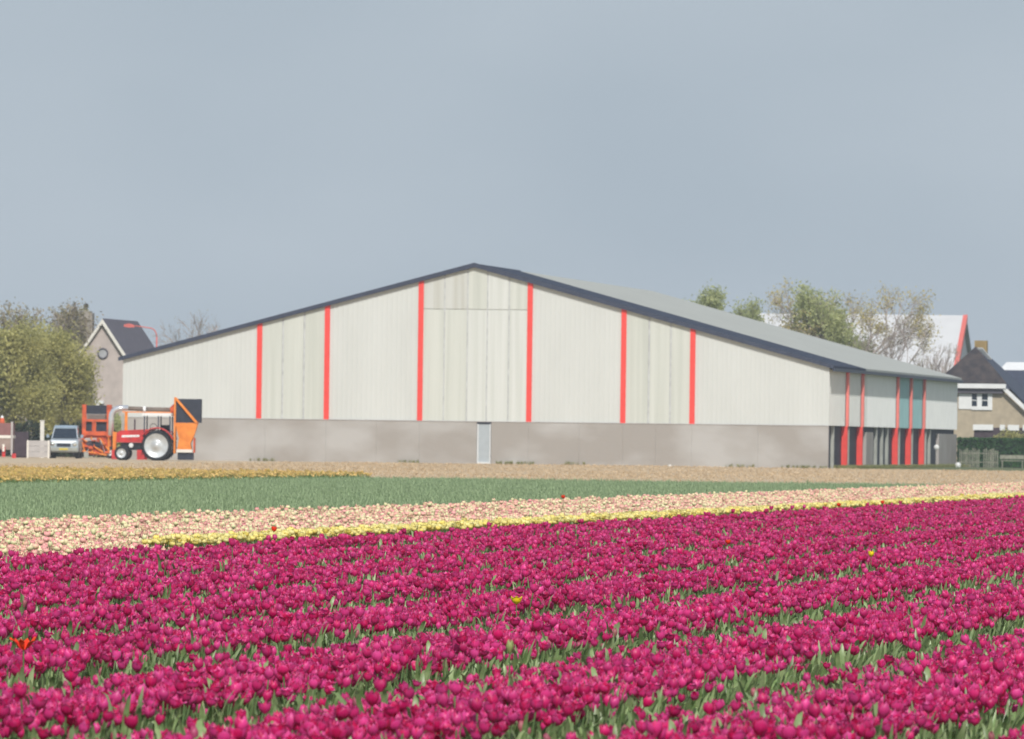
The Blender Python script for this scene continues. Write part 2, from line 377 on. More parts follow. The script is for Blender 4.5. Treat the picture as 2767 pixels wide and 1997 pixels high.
_src = {}
def source(me):
    if me.name not in _src: _src[me.name] = bpy.data.objects.new('source_'+me.name, me)
    return _src[me.name]
def scatter(name, pts, rots, scl, idx, meshes, label):
    """one object of uncountable plants: geometry nodes place the plants on its points"""
    me = bpy.data.meshes.new(name); n = len(pts); me.vertices.add(n)
    me.vertices.foreach_set('co', np.asarray(pts, dtype=np.float32).ravel())
    me.attributes.new('rot', 'FLOAT_VECTOR', 'POINT').data.foreach_set('vector', np.asarray(rots, dtype=np.float32).ravel())
    me.attributes.new('scl', 'FLOAT', 'POINT').data.foreach_set('value', np.asarray(scl, dtype=np.float32))
    me.attributes.new('idx', 'INT', 'POINT').data.foreach_set('value', np.asarray(idx, dtype=np.int32))
    o = bpy.data.objects.new(name, me); COL.objects.link(o)
    ng = bpy.data.node_groups.new(name, 'GeometryNodeTree')
    ng.interface.new_socket('Geometry', in_out='INPUT', socket_type='NodeSocketGeometry'); ng.interface.new_socket('Geometry', in_out='OUTPUT', socket_type='NodeSocketGeometry')
    gi = ng.nodes.new('NodeGroupInput'); go = ng.nodes.new('NodeGroupOutput'); jn = ng.nodes.new('GeometryNodeJoinGeometry')
    def attr(nm, ty):
        a = ng.nodes.new('GeometryNodeInputNamedAttribute'); a.data_type = ty; a.inputs['Name'].default_value = nm; return [x for x in a.outputs if x.enabled][0]
    ra, sa, ia = attr('rot','FLOAT_VECTOR'), attr('scl','FLOAT'), attr('idx','INT')
    for k, m in enumerate(meshes):
        if not (np.asarray(idx) == k).any(): continue
        oi = ng.nodes.new('GeometryNodeObjectInfo'); oi.inputs['Object'].default_value = source(m)
        ip = ng.nodes.new('GeometryNodeInstanceOnPoints'); cmpn = ng.nodes.new('FunctionNodeCompare'); cmpn.data_type = 'INT'; cmpn.operation = 'EQUAL'
        ins = [x for x in cmpn.inputs if x.enabled]; ng.links.new(ia, ins[0]); ins[1].default_value = k
        ng.links.new(gi.outputs[0], ip.inputs['Points']); ng.links.new(cmpn.outputs[0], ip.inputs['Selection']); ng.links.new(oi.outputs['Geometry'], ip.inputs['Instance'])
        ng.links.new(ra, ip.inputs['Rotation']); ng.links.new(sa, ip.inputs['Scale']); ng.links.new(ip.outputs[0], jn.inputs[0])
    ng.links.new(jn.outputs[0], go.inputs[0])
    mo = o.modifiers.new('plants', 'NODES'); mo.node_group = ng
    for m in meshes[:1]:
        for mm in m.materials: me.materials.append(mm)
    tag(o, label, kind='stuff'); return o

def vnoise(u, v, s, seed):        # cheap smooth value noise
    r = np.random.default_rng(seed).random((64, 64)); x, y = u/s, v/s
    xi, yi = np.floor(x).astype(int), np.floor(y).astype(int); fx, fy = x-xi, y-yi
    fx = fx*fx*(3-2*fx); fy = fy*fy*(3-2*fy); g = lambda a, b: r[a % 64, b % 64]
    return (g(xi,yi)*(1-fx)+g(xi+1,yi)*fx)*(1-fy) + (g(xi,yi+1)*(1-fx)+g(xi+1,yi+1)*fx)*fy
def grid(u0, u1, v0, v1, sp, margin, z0=19.0, jit=.45):
    """jittered plant positions (u, v) limited to a wedge a little wider than the view"""
    us = np.arange(u0, u1, sp); out = []
    vs = np.arange(v0, v1, sp)
    U, V = np.meshgrid(us, vs); U = U.ravel(); V = V.ravel()
    U = U + rng.uniform(-jit, jit, U.size)*sp; V = V + rng.uniform(-jit, jit, V.size)*sp
    X, Y = U*sT + V*cT, U*cT - V*sT
    k = (Y > z0) & (np.abs(X) < .0692*Y + margin)
    return U[k], V[k], X[k], Y[k]

# magenta beds: period 1.5 m, furrows at v = -2.9 - 1.5 k
U, V, X, Y = grid(15, 215, -13.86, -0.2, .0645, 2.4)
q = np.mod((-2.85 - V)/1.47 + vnoise(U, V*0+3, 6, 5)*.08 - .04, 1.0)
n1 = vnoise(U, V, .9, 3); n2 = vnoise(U+50, V, 2.6, 4)
edge = np.minimum(q, 1-q)
inbed = edge > .125 + .05*(vnoise(U, V, 1.7, 21)-.5)
near = np.clip((q-.42)/.28, 0, 1)                      # the far side of each bed is lower, sparser and leafier
r = rng.random(U.size)
pflower = np.where(inbed, (.92 - .20*near - .42*np.clip((n1-.55)*3, 0, 1)*(n2 > .40))*np.clip((edge-.10)/.06, .35, 1), 0)
pflower = np.where(Y > 75, np.maximum(pflower, .72*inbed), pflower)
last = V < -11.9
kind = np.full(U.size, -1); flower = r < pflower
r2 = rng.random(U.size)
kf = rng.choice([0,0,0,1,2,2,3,5], U.size); kf = np.where(rng.random(U.size) < .05 + .42*near, 4, kf)
kind[flower] = kf[flower]
lf = (~flower) & inbed & (r2 < .75); kind[lf] = 6
lf2 = (~inbed) & (r2 < .70); kind[lf2] = 7; 
scl = rng.normal(1, .085, U.size) * (1.04 - .12*near + .06*(n2-.5))*PS; scl = np.where(kind == 7, scl*.95, scl)
tallp = rng.random(U.size) < .03; scl = np.where(tallp & flower, scl*1.13, scl)
kp = kind >= 0
U, V, X, Y, kind, scl, flower = U[kp], V[kp], X[kp], Y[kp], kind[kp], scl[kp], flower[kp]
rots = np.stack([rng.normal(0, .15, U.size), rng.normal(0, .15, U.size), rng.uniform(0, 6.283, U.size)], 1)
zt = HS*scl + .03
PX = CX + F*X/Y; PY = HY + .0128*(PX-CX) + F*(EYE-zt)/Y       # where each head falls in the photograph
vis = flower & (kind != 4) & (PX > -10) & (PX < 2777) & (PY < 2010)
order = np.argsort(np.where(vis, Y, 1e9))[:300]
indiv = np.zeros(U.size, bool); indiv[order] = True

def obj(name, me, parent=None, m=None):
    o = bpy.data.objects.new(name, me); COL.objects.link(o)
    if parent: o.parent = parent
    return o
def petal_mesh(kind, inner, mm, seed):
    R,H,top,wd,lean = head_spec(kind); g = Multi()
    if inner: g.add(petal_grid(R*.88, H, top*.85, wd*.95, 0, lean=lean*.7), 0)
    else: g.add(petal_grid(R, H, top, wd, 0, lean=lean), 0)
    return g.mesh('petal', [mm])
PET = {k: (petal_mesh(k, False, M['magenta'], 1), petal_mesh(k, True, M['magdeep'], 2)) for k in ('cup','open','closed','wide')}
KN = {0:'cup', 1:'open', 2:'closed', 3:'wide', 5:'cup'}
def one(gr, m, nm):
    g = Multi(); g.add(gr, 0); return g.mesh(nm, [m])
STEMM = one(stem_grid(HS+.004), M['stem'], 'stem')
LEAFM = [one(leaf_grid(0, 0, .0165*a, b, .27*c, d), M['leaf'], 'leaf') for a, b, c, d in ((1,.05,1,.9),(1.2,.09,1.15,.8),(.85,.035,1.1,1.05),(1.1,.11,.85,1.1))]
def tulip_thing(name, x, y, z, s, rot, petals, kindn, label, group, nleaf=3, seed=0, tilt=.08, stem_s=1.0, cat='tulip'):
    rr = random.Random(seed)
    root = empty(name, (x, y, z)); root.rotation_euler = rot; root.scale = (s, s, s); root.empty_display_size = .05
    tag(root, label, cat, group)
    st = obj('stem', STEMM, root); st.scale = (1, 1, stem_s)
    hz = HS*stem_s
    for k in range(6):
        p = obj('petal', petals[k % 2], root); p.location = (0, 0, hz)
        p.rotation_euler = (rr.uniform(-.05,.05), tilt*rr.uniform(.3, 1), k*1.047 + rr.uniform(-.12,.12))
        p.scale = (rr.uniform(.95,1.05),)*2 + (rr.uniform(.93,1.07),)
    for k in range(nleaf):
        lo = obj('leaf', LEAFM[rr.randrange(4)], root); lo.rotation_euler = (0, 0, k*6.283/nleaf + rr.uniform(-.5,.5))
    return root
lab = 'magenta tulip with cupped petals among the closest flowers along the bottom edge'
for c, i in enumerate(order):
    tulip_thing('magenta_tulip', float(X[i]), float(Y[i]), 0, float(scl[i]), tuple(float(a) for a in rots[i]), PET[KN[int(kind[i])]], KN[int(kind[i])], lab, 'magenta tulips in the nearest rows', seed=c, tilt=.3 if kind[i] == 5 else .07)
rest = ~indiv
pts = np.stack([X, Y, np.zeros(X.size)], 1)
scatter('magenta_tulip_beds', pts[rest], rots[rest], scl[rest], kind[rest], PURPLE, 'long dense beds of magenta tulips with grey green leaves')

# pink and cream double tulips: three beds v -13.55 .. -18
def band(u0, u1, v0, v1, sp, margin, furrows, fw, ks, dens, s0=1.0, sj=.07, leafk=None):
    U, V, X, Y = grid(u0, u1, v0, v1, sp, margin)
    keep = rng.random(U.size) < dens
    inb = np.ones(U.size, bool)
    for fv in furrows: inb &= np.abs(V-fv) > fw
    kd = rng.choice(ks, U.size)
    if leafk is not None: kd = np.where(inb, kd, leafk)
    else: keep &= inb
    U,V,X,Y,kd,inb = U[keep],V[keep],X[keep],Y[keep],kd[keep],inb[keep]
    sc = rng.normal(s0, sj, U.size); ro = np.stack([rng.normal(0,.1,U.size), rng.normal(0,.1,U.size), rng.uniform(0,6.283,U.size)],1)
    return U,V,X,Y,kd,sc,ro,inb
def split(name, thing_name, label, group, cat, arr, meshes, stuff_label, n=300):
    U,V,X,Y,kd,sc,ro,inb = arr
    px = CX + F*X/Y; v = inb & (px > -5) & (px < 2772)
    od = np.argsort(np.where(v, Y, 1e9))[:n]; ind = np.zeros(X.size, bool); ind[od] = True
    for i in od:
        o = obj(thing_name, meshes[int(kd[i])]); o.location = (float(X[i]), float(Y[i]), 0); o.rotation_euler = tuple(float(a) for a in ro[i]); o.scale = (float(sc[i]),)*3
        tag(o, label, cat, group)
    r = ~ind; scatter(name, np.stack([X,Y,np.zeros(X.size)],1)[r], ro[r], sc[r], kd[r], meshes, stuff_label)
arr = band(38, 215, -19.3, -14.82, .095, 1.6, (-16.3, -17.8), .13, [0,1,1,2,2,3], .93, .90, .07, 4)
U_,V_ = arr[0], arr[1]
split('pink_tulip_beds', 'pink_tulip', 'pale pink and cream double tulip at the left end of the pink beds', 'pink and cream tulips nearest the camera', 'tulip', arr, PINK, 'band of pink and cream double tulips beyond the yellow row')
a2 = band(38, 66, -14.82, -13.9, .092, 1.6, (), 0, [0,1,1,2,4], .8, .88)
scatter('pink_tulip_edge', np.stack([a2[2],a2[3],0*a2[2]],1), a2[6], a2[5], a2[4], PINK, 'pink tulips beside the magenta bed before the yellow row begins')
a3 = band(66, 215, -14.82, -14.25, .09, 1.6, (), 0, [4], .75)
scatter('furrow_leaves', np.stack([a3[2],a3[3],0*a3[2]],1), a3[6], a3[5]*.66, a3[4], PINK, 'strip of green leaves between the pink tulips and the yellow row')
arr = band(65.5, 215, -14.27, -14.02, .060, 1.6, (), 0, [0,0,1], .97, .98, .04)
split('yellow_tulip_row', 'yellow_tulip', 'pale yellow tulip at the left start of the narrow yellow row', 'yellow tulips in the narrow row', 'tulip', arr, YEL, 'narrow row of pale yellow tulips between magenta and pink', 200)
# far golden tulips and the green crop
a4 = band(150, 211, -49.8, -39.3, .16, 2.5, (-40.6,-42.1,-43.6,-45.1,-46.6,-48.1), .12, [0,0,1], .85, 1.15, .12)
scatter('golden_tulip_bed', np.stack([a4[2],a4[3],0*a4[2]],1), a4[6], a4[5], a4[4], GOLD, 'far bed of golden yellow tulips in front of the sandy field')
U,V,X,Y = grid(60, 208.5, -39.2, -19.35, .125, 2.0)
U2,V2,X2,Y2 = grid(205.5, 208, -39.3, -39.0, .125, 2.0)
X = np.concatenate([X,X2]); Y = np.concatenate([Y,Y2]); n = X.size
ro = np.stack([rng.normal(0,.12,n), rng.normal(0,.12,n), rng.uniform(0,6.283,n)],1)
hn = vnoise(X+100, Y, 5, 9)
scatter('green_crop', np.stack([X,Y,0*X],1), ro, rng.normal(.9,.10,n)*(.92+.16*hn), rng.choice([0,1,2], n), CROP, 'low green crop between the pink tulips and the sandy field')

# odd flowers out
def odd(name, px, py, hz, petals, label, s=1.0, stem_s=1.0, tilt=.08, seed=0, cat='tulip', nleaf=2):
    stem_s = stem_s*1.12; s = s*PS*1.1; zt = (HS*stem_s+.03)*s
    hy = HY + .0128*(px-CX); Z = (EYE-zt)*F/(py-hy); x = (px-CX)/F*Z
    return tulip_thing(name, x, Z, 0, s, (0,0,seed*1.3), petals, '', label, None, nleaf, seed, tilt, stem_s, cat)
def pm(kind, m1, m2): return (petal_mesh(kind, False, m1, 1), petal_mesh(kind, True, m2, 2))
RED_O = pm('blown', M['scarlet'], M['scarlet']); RED_C = pm('cup', M['scarlet'], M['scarlet']); YL = pm('wide', M['pureyel'], M['pureyel'])
YC = pm('cup', M['pureyel'], M['pureyel']); BUD = pm('bud', M['greenbud'], M['greenbud']); MG = pm('cup', M['magenta'], M['magdeep'])
odd('scarlet_tulip', 74, 1738, 0, RED_O, 'wide open scarlet tulip near the left edge of the magenta bed', 1.15, 1.06, .25, 1)
odd('yellow_tulip_stray', 1404, 1619, 0, YL, 'lone bright yellow tulip in the middle of the magenta bed', 1.12, 1.06, .2, 2)
odd('yellow_tulip_stray', 2360, 1496, 0, YC, 'lone yellow tulip in the right part of the magenta bed', 1.1, 1.08, .1, 3)
odd('scarlet_tulip', 1973, 1463, 0, RED_C, 'small orange red tulip in the magenta bed left of the right hand yellow one', 1.05, 1.08, .1, 4)
odd('tulip_bud', 1387, 1745, 0, BUD, 'tall green tulip bud standing out of the magenta bed', 1.2, 1.15, .05, 5, 'tulip bud')
odd('tulip_bud', 1513, 1440, 0, BUD, 'pale unopened tulip bud just below the yellow row', 1.15, 1.2, .05, 6, 'tulip bud')
odd('scarlet_tulip', 746, 1429, 0, RED_C, 'single red tulip in the pink bed at left above the yellow row', 1.15, 1.1, .1, 7)
odd('scarlet_tulip', 1526, 1342, 0, RED_C, 'single red tulip rising above the far edge of the pink bed', 1.2, 1.3, .1, 8)
odd('scarlet_tulip', 2271, 1364, 0, RED_C, 'red tulip at the edge of the pink bed, left of a pair near the right', 1.2, 1.08, .1, 9)
odd('scarlet_tulip', 2389, 1357, 0, RED_C, 'red tulip at the edge of the pink bed, right of a pair near the right', 1.2, 1.08, .1, 10)
odd('magenta_tulip_tall', 522, 1478, 0, MG, 'tall magenta tulip sticking up in front of the start of the yellow row', 1.1, 1.15, .05, 11)
odd('magenta_tulip_tall', 634, 1468, 0, MG, 'magenta tulip with larger head poking above the yellow row, second from its left end', 1.18, 1.15, .05, 12)
odd('magenta_tulip_tall', 784, 1464, 0, MG, 'tall magenta tulip overlapping the yellow row below the single red tulip', 1.1, 1.18, .05, 13)

# ------------------------------------------------------------------ the long barn
BW, BL, EV, RG, PL = 39.04, 66.0, 5.5, 10.75, 2.34
bloc = P(397.3, -49.1 - BW)
barn = empty('barn', bloc, -TH); tag(barn, 'long white barn with red vertical strips, concrete base and dark roof edge', 'barn')
def fx(pxd):                      # photograph column (in 2268-wide view) -> metres along the front wall
    t = ((pxd*1.22003) - CX)/F
    x0, y0 = bloc.x, bloc.y
    return (t*y0 - x0)/(cT + t*sT)
def sy_(px):                      # photograph column -> metres along the right side wall
    t = (px - CX)/F; c = P(397.3, -49.1)
    return (t*c.y - c.x)/(sT - t*cT)
def rz(x, d=0.0): return EV + (RG-EV)*min(x, BW-x)/(BW/2) - d
# core walls
c = MB(); c.prism([(0.12,0),(BW-.45,0),(BW-.45,PL),(BW-.1,PL),(BW-.1,EV-.1),(BW/2,RG-.12),(0.12,EV-.1)], .12, BL-.1); c.build('inner_wall', M['batten'], barn)
XS = [fx(p) for p in (574.5, 724, 931, 1172.5, 1381, 1534)]
SW = .14
def ribbed(x0, x1, m, name='cladding_sheet', pitch=.26, dep=.035, zb=PL):
    b = MB(); dep = .007; n = max(2, int((x1-x0)/pitch)); prof = []
    for i in range(n):
        a = x0+(x1-x0)*i/n; w = (x1-x0)/n
        prof += [(a, 0), (a+w*.55, 0), (a+w*.68, -dep), (a+w*.87, -dep)]
    prof.append((x1, 0))
    if x0 < BW/2 < x1: prof = sorted(prof + [(BW/2, 0)])
    for (a, ya), (bb, yb) in zip(prof, prof[1:]):
        if bb-a < 1e-5: continue
        b.poly([(a, .03+ya, zb), (bb, .03+yb, zb), (bb, .03+yb, rz(bb, .02)), (a, .03+ya, rz(a, .02))])
    return b.build(name, m, barn)
def flat(x0, x1, z0, z1, m, name='translucent_sheet', label=None):
    pts = [(x0, z0), (x1, z0)]
    if z1 is None:
        pts += [(x1, rz(x1,.03))] + ([(BW/2, rz(BW/2,.03))] if x0 < BW/2 < x1 else []) + [(x0, rz(x0,.03))]
    else: pts += [(x1, z1), (x0, z1)]
    n = max(1, int((x1-x0)/.25))
    return MB().prism(pts, .0, .06).build(name, m, barn, label=label)
ribbed(0.0, XS[0]-SW, M['clad']); ribbed(XS[1]+SW, XS[2]-SW, M['clad']); ribbed(XS[3]+SW, XS[4]-SW, M['clad']); ribbed(XS[5]+SW, BW, M['clad'])
def bay(xs, ms):
    for k in range(len(xs)-1):
        flat(xs[k]+.05, xs[k+1]-.05, PL, None, ms[k % len(ms)])
    for x in xs[1:-1]: MB().prism([(x-.045,PL),(x+.045,PL),(x+.045,rz(x+.045,.04)),(x-.045,rz(x-.045,.04))], .025, .08).build('joint_strip', M['batten'], barn)
bay([XS[0]+SW-.05, fx(626), fx(673), XS[1]-SW+.05], [M['lite1'], M['lite1'], M['lite2']])
bay([XS[4]+SW-.05, fx(1437), fx(1485), XS[5]-SW+.05], [M['lite2'], M['lite1'], M['lite1']])
zm = EYE + (975-687)*1.22/F*403
cx_ = [XS[2]+SW, fx(983), fx(1034), fx(1078), fx(1126), XS[3]-SW]
cm = [M['lite1'], M['lite1'], M['lite3'], M['lite3'], M['lite3']]; um = [M['liteup'], M['liteup'], M['lite2'], M['lite3'], M['lite1']]
for k in range(5):
    a, b_ = cx_[k]+(.04 if k else 0), cx_[k+1]-(.04 if k < 4 else 0)
    flat(a, b_, PL, zm-.03, cm[k]); flat(a, b_, zm+.03, None, um[k], 'upper_sheet')
for x in cx_[1:-1]: MB().prism([(x-.038,PL),(x+.038,PL),(x+.038,rz(x+.038,.05)),(x-.038,rz(x-.038,.05))], .028, .09).build('joint_strip', M['batten'], barn)
MB().box(cx_[0], cx_[-1], .032, .09, zm-.028, zm+.028).build('joint_strip', M['liteup'], barn)
for x in XS:
    MB().prism([(x-SW,PL-.02),(x+SW,PL-.02),(x+SW,rz(x+SW,.01)),(x-SW,rz(x-SW,.01))], -.06, .028).build('red_strip', M['red'], barn)
# plinth of cast panels, with a door
dx0, dx1 = fx(1058), fx(1090)
edges = [0, 4.2, 8.0, XS[1], 14.2, XS[2], dx0, None, dx1, XS[3], 25.4, XS[4], 29.6, XS[5], 35.2, BW]
for a, b_ in zip(edges, edges[1:]):
    if a is None or b_ is None: continue
    pm_ = M['plinth']
    MB().box(a+.003, b_-.003, -.05, .11, 0, PL-.035).build('concrete_panel', pm_, barn)
MB().box(-.02, BW+.02, -.075, .0, PL-.035, PL-.004).build('drip_ledge', M['crate'], barn)
MB().box(dx0+.01, dx1-.01, .05, .11, 0, PL-.04).build('door_recess', M['dark'], barn)
MB().box(dx0+.11, dx1-.09, -.01, .045, .13, PL-.15).build('door', M['doorgrey'], barn, label='plain grey door in the concrete base')
fr = MB(); fr.box(dx0+.02, dx0+.11, -.07, .045, .0, PL-.15); fr.box(dx1-.09, dx1-.02, -.07, .045, .0, PL-.15); fr.box(dx0+.11, dx1-.09, -.09, .045, .0, .13); fr.build('door_frame', M['doorframe'], barn)
MB().box(dx0+.02, dx1-.02, -.04, .045, PL-.149, PL-.037).build('lintel', M['dark'], barn)
# roof: first bays dark, the rest grey
def roofpart(y0, y1, m, label, t=.12):
    b = MB(); k = (RG-EV)/(BW/2); o = .22
    nx = math.sqrt(1+k*k)
    l = [(-o, EV-o*k+.02), (BW/2, RG+.02), (BW+o, EV-o*k+.02), (BW+o, EV-o*k+.02+t), (BW/2, RG+.02+t), (-o, EV-o*k+.02+t)]
    b.prism([l[0], l[1], l[4], l[5]], y0, y1); b.prism([l[1], l[2], l[3], l[4]], y0, y1)
    return b.build('roof', m, barn, label=label)
roofpart(-.12, 15.0, M['roofdark'], 'dark slate blue roof sheets over the front bays'); roofpart(15.003, BL+.1, M['roofgrey'], 'pale grey roof sheets over the rear bays')
k_ = (RG-EV)/(BW/2)
for sgn in (0, 1):
    f = (lambda x: x) if not sgn else (lambda x: BW-x)
    pts = [(f(-.24), EV-.24*k_-.03), (f(BW/2), RG-.03), (f(BW/2), RG+.22), (f(-.24), EV-.24*k_+.18)]
    MB().prism(pts, -.20, -.125).build('verge_board', M['darkblue'], barn)
MB().tube([(BW/2, -.18, RG+.13), (BW/2, 15, RG+.13)], .06, 6).build('ridge_cap', M['darkblue'], barn)
MB().box(BW+.19, BW+.32, -.15, BL+.1, EV-.22, EV-.045).build('gutter', M['darkblue'], barn)
for k in range(7):
    yy = 2 + k*2.2
# side wall upper cladding
ys = [sy_(p) for p in (2287.6, 2328.6, 2345, 2423.8, 2459.6, 2495.3)]
def sidepanel(y0, y1, m, lab=None):
    b = MB(); n = max(1, int((y1-y0)/.5)); 
    for i in range(n):
        a, e = y0+(y1-y0)*i/n, y0+(y1-y0)*(i+1)/n; w = e-a
        b.box(BW-.09, BW+.0, a, a+w*.6, PL, EV-.12); b.box(BW-.09, BW-.025, a+w*.6, e, PL, EV-.12)
    b.build('side_sheet', m, barn, label=lab)
PW = .16
sidepanel(.14, ys[0]-PW, M['side']); sidepanel(ys[0]+PW, ys[1]-PW, M['side']); sidepanel(ys[1]+PW, ys[2], M['side'])
sidepanel(ys[2]+.01, ys[3]-PW, M['sidelight']); sidepanel(ys[3]+PW, ys[4]-PW, M['teal'], 'teal side sheet'); sidepanel(ys[4]+PW, ys[5]-PW, M['teal'], 'teal side sheet'); sidepanel(ys[5]+PW, BL-.1, M['sidelight'])
for i, y in enumerate((ys[0], ys[1], ys[3], ys[4], ys[5])):
    b = MB(); b.box(BW-.22, BW+.10, y-PW, y+PW, 0, PL-.02); b.build('red_post', M['red'], barn)
    MB().box(BW+.003, BW+.16, y-PW*.8, y+PW*.8, PL-.018, EV-.27).build('red_cover_strip', M['fadedred'], barn); MB().box(BW+.003, BW+.18, y-PW, y+PW, EV-.268, EV-.045).build('red_post_head', M['red'], barn)
MB().box(BW-.22, BW-.02, 0.12, .35, 0, PL).build('corner_pier', M['plinth2'], barn)
# recessed lower wall with fins
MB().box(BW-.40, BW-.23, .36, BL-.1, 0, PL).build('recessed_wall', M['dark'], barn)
for px in (2258.5, 2299.5, 2375, 2391, 2405, 2436.5, 2471.5, 2508, 2519):
    y = sy_(px); MB().box(BW-.225, BW-.05, y-.12, y+.12, 0, PL-.01).build('steel_fin', M['fin'], barn)
y0, y1 = sy_(2345), sy_(2364); MB().box(BW-.225, BW-.04, y0, y1, 0, PL-.3).build('concrete_pier', M['plinth2'], barn)
y0, y1 = sy_(2541), BL-.1; MB().box(BW-.225, BW-.04, y0, y1, 0, PL-.28).build('concrete_pier', M['plinth2'], barn)
MB().box(-.03, -.0, .12, BL-.1, 0, EV-.1).build('left_side_wall', M['sidelight'], barn)
# grass at the foot of the walls
gp = []
for _ in range(1500):
    v = rng.uniform(0, BL+3); gp.append(P(397.3+v, -49.1 + rng.uniform(.1, 1.0)))
for (a, b_, nn) in ((20.9, 23, 60), (15.4, 16.6, 30), (24.6, 25.8, 25), (33.5, 35, 25), (36.5, 39, 60), (7.2, 8.6, 25)):
    for _ in range(nn): gp.append(P(397.3 - rng.uniform(.1, .35), -49.1 - BW + rng.uniform(a, b_)))
gp = np.array([tuple(p) for p in gp]); n = len(gp)
scatter('grass_fringe', gp, np.stack([rng.normal(0,.1,n), rng.normal(0,.1,n), rng.uniform(0,6.28,n)],1), rng.uniform(.35,.85,n), rng.choice([0,1], n), GRASS, 'thin fringe of yellowish grass along the foot of the barn')
STRAW = []
M['straw'] = mat('dry_straw', (.60,.45,.28), .9, .2, 1, col2=(.80,.64,.44), trans=.1, rnd=.15)
for sd_ in (61, 62):
    g = Multi(); leaves(g, 0, 7, sd_, .10, 1.8, .012); STRAW.append(g.mesh('straw_tuft', [M['straw']]))
U,V,X,Y = grid(210, 396, -75, 20, .34, 2.5); U_n = vnoise(U, V, 7, 31)
kk = rng.random(U.size) < .25 + .6*U_n; X, Y = X[kk], Y[kk]; n = X.size
scatter('stubble', np.stack([X,Y,0*X],1), np.stack([rng.normal(0,.2,n), rng.normal(0,.2,n), rng.uniform(0,6.28,n)],1), rng.uniform(.2,.62,n)*(.6+.8*vnoise(X+300, Y, 4, 33)), rng.choice([0,1], n), STRAW, 'short dry stubble scattered over the sandy field')
# round white plate and stone
wp = P(397.3 + sy_(2530) , -49.1); sgn_ = empty('round_plate', (wp.x+.05, wp.y, 0), -TH); tag(sgn_, 'small round white plate on a thin post against the barn side', 'sign')
MB().lathe((.02,0,(1204-1209)/F*wp.y+EYE), [(0,-.03),(.15,-.03),(.16,0),(.15,.02),(0,.02)], 20).build('plate', M['white'], sgn_, True)
MB().tube([(.02,.03,0),(.02,.03,1.4)], .02, 6).build('post', M['fin'], sgn_)
def rock(name, loc, r, m, label, cat):
    import bmesh
    bm = bmesh.new(); bmesh.ops.create_icosphere(bm, subdivisions=2, radius=1)
    rr = random.Random(5)
    for v in bm.verts: v.co = Vector((v.co.x*r[0]*rr.uniform(.85,1.1), v.co.y*r[1]*rr.uniform(.85,1.1), max(0, (v.co.z+.6))*r[2]*rr.uniform(.85,1.1)))
    me = bpy.data.meshes.new(name); bm.to_mesh(me); bm.free(); me.materials.append(m)
    o = bpy.data.objects.new(name, me); COL.objects.link(o); o.location = loc; return tag(o, label, cat)
p = at(2572, 1269, 462); rock('stone', (p.x, 455, 0), (.2,.2,.2), M['white'], 'white stone lying on the ground by the far barn corner', 'stone')
p = at(1809, 1262, 397); rock('stone', (p.x, 394, 0), (.09,.09,.09), M['cream'], 'tiny pale stone in front of the right part of the concrete base', 'stone')

# ------------------------------------------------------------------ trees
def grow(base, h, trunk_r, levels, spread, seed, lean=(0,0), kids=(3,4), start=.3, droop=0.0, ratio=.72, first=.38):
    rr = random.Random(seed); segs = []; tips = []
    def rec(p, d, ln, r, lv):
        n = 2; pts = [p]; rad = [r]; q = p.copy(); dd = d.copy()
        for i in range(n):
            dd = (dd + Vector((rr.gauss(0,.10), rr.gauss(0,.10), rr.gauss(0,.06) + (.05 if lv < 3 else -droop)))).normalized()
            q = q + dd*(ln/n); pts.append(q.copy()); rad.append(r*(1-.35*(i+1)/n))
        segs.append((pts, rad, lv))
        if lv >= levels: tips.append((pts[1], dd)); tips.append((q, dd)); return
        if lv >= levels-2: tips.append((q, dd))
        for k in range(rr.randint(*kids)):
            a = k*2.4 + rr.uniform(0, 6.28); sp = spread*rr.uniform(.6, 1.25)
            ax = dd.orthogonal().normalized(); ax = Matrix.Rotation(a, 3, dd) @ ax
            nd = (dd*math.cos(sp) + ax*math.sin(sp)).normalized()
            bp = pts[1].lerp(q, rr.uniform(.1, 1.0)) if k else q
            rec(bp, nd, ln*ratio*rr.uniform(.8, 1.15), r*.62, lv+1)
    rec(Vector(base), Vector((lean[0], lean[1], 1)).normalized(), h*first, trunk_r, 0)
    return segs, tips
def leafcloud(tips, per, rad, size, seed, zmin=.3):
    rg = np.random.default_rng(seed); n = len(tips)*per
    c = np.repeat(np.array([tuple(t[0]) for t in tips]), per, axis=0) + rg.normal(0, rad, (n, 3))
    return quads(c, size, rg, zmin)
def quads(c, size, rg, zmin=.05):
    c = c[c[:, 2] > zmin]; n = len(c)
    a = rg.normal(0, 1, (n, 3)); a /= np.linalg.norm(a, axis=1)[:, None]; b = rg.normal(0, 1, (n, 3)); b = np.cross(a, b); b /= np.linalg.norm(b, axis=1)[:, None]
    s = size*rg.uniform(.6, 1.4, (n, 1)); v = np.stack([c - a*s, c - b*s*.45, c + a*s, c + b*s*.45], 1).reshape(-1, 3)
    f = np.arange(4*n, dtype=np.int32)
    return v, f, n
def leafmesh(name, vfn, m, parent):
    v, f, n = vfn; me = bpy.data.meshes.new(name)
    me.vertices.add(len(v)); me.vertices.foreach_set('co', v.astype(np.float32).ravel())
    me.loops.add(len(f)); me.loops.foreach_set('vertex_index', f)
    me.polygons.add(n); me.polygons.foreach_set('loop_start', np.arange(0, 4*n, 4, dtype=np.int32)); me.update(calc_edges=True)
    me.materials.append(m); o = bpy.data.objects.new(name, me); COL.objects.link(o); o.parent = parent; return o
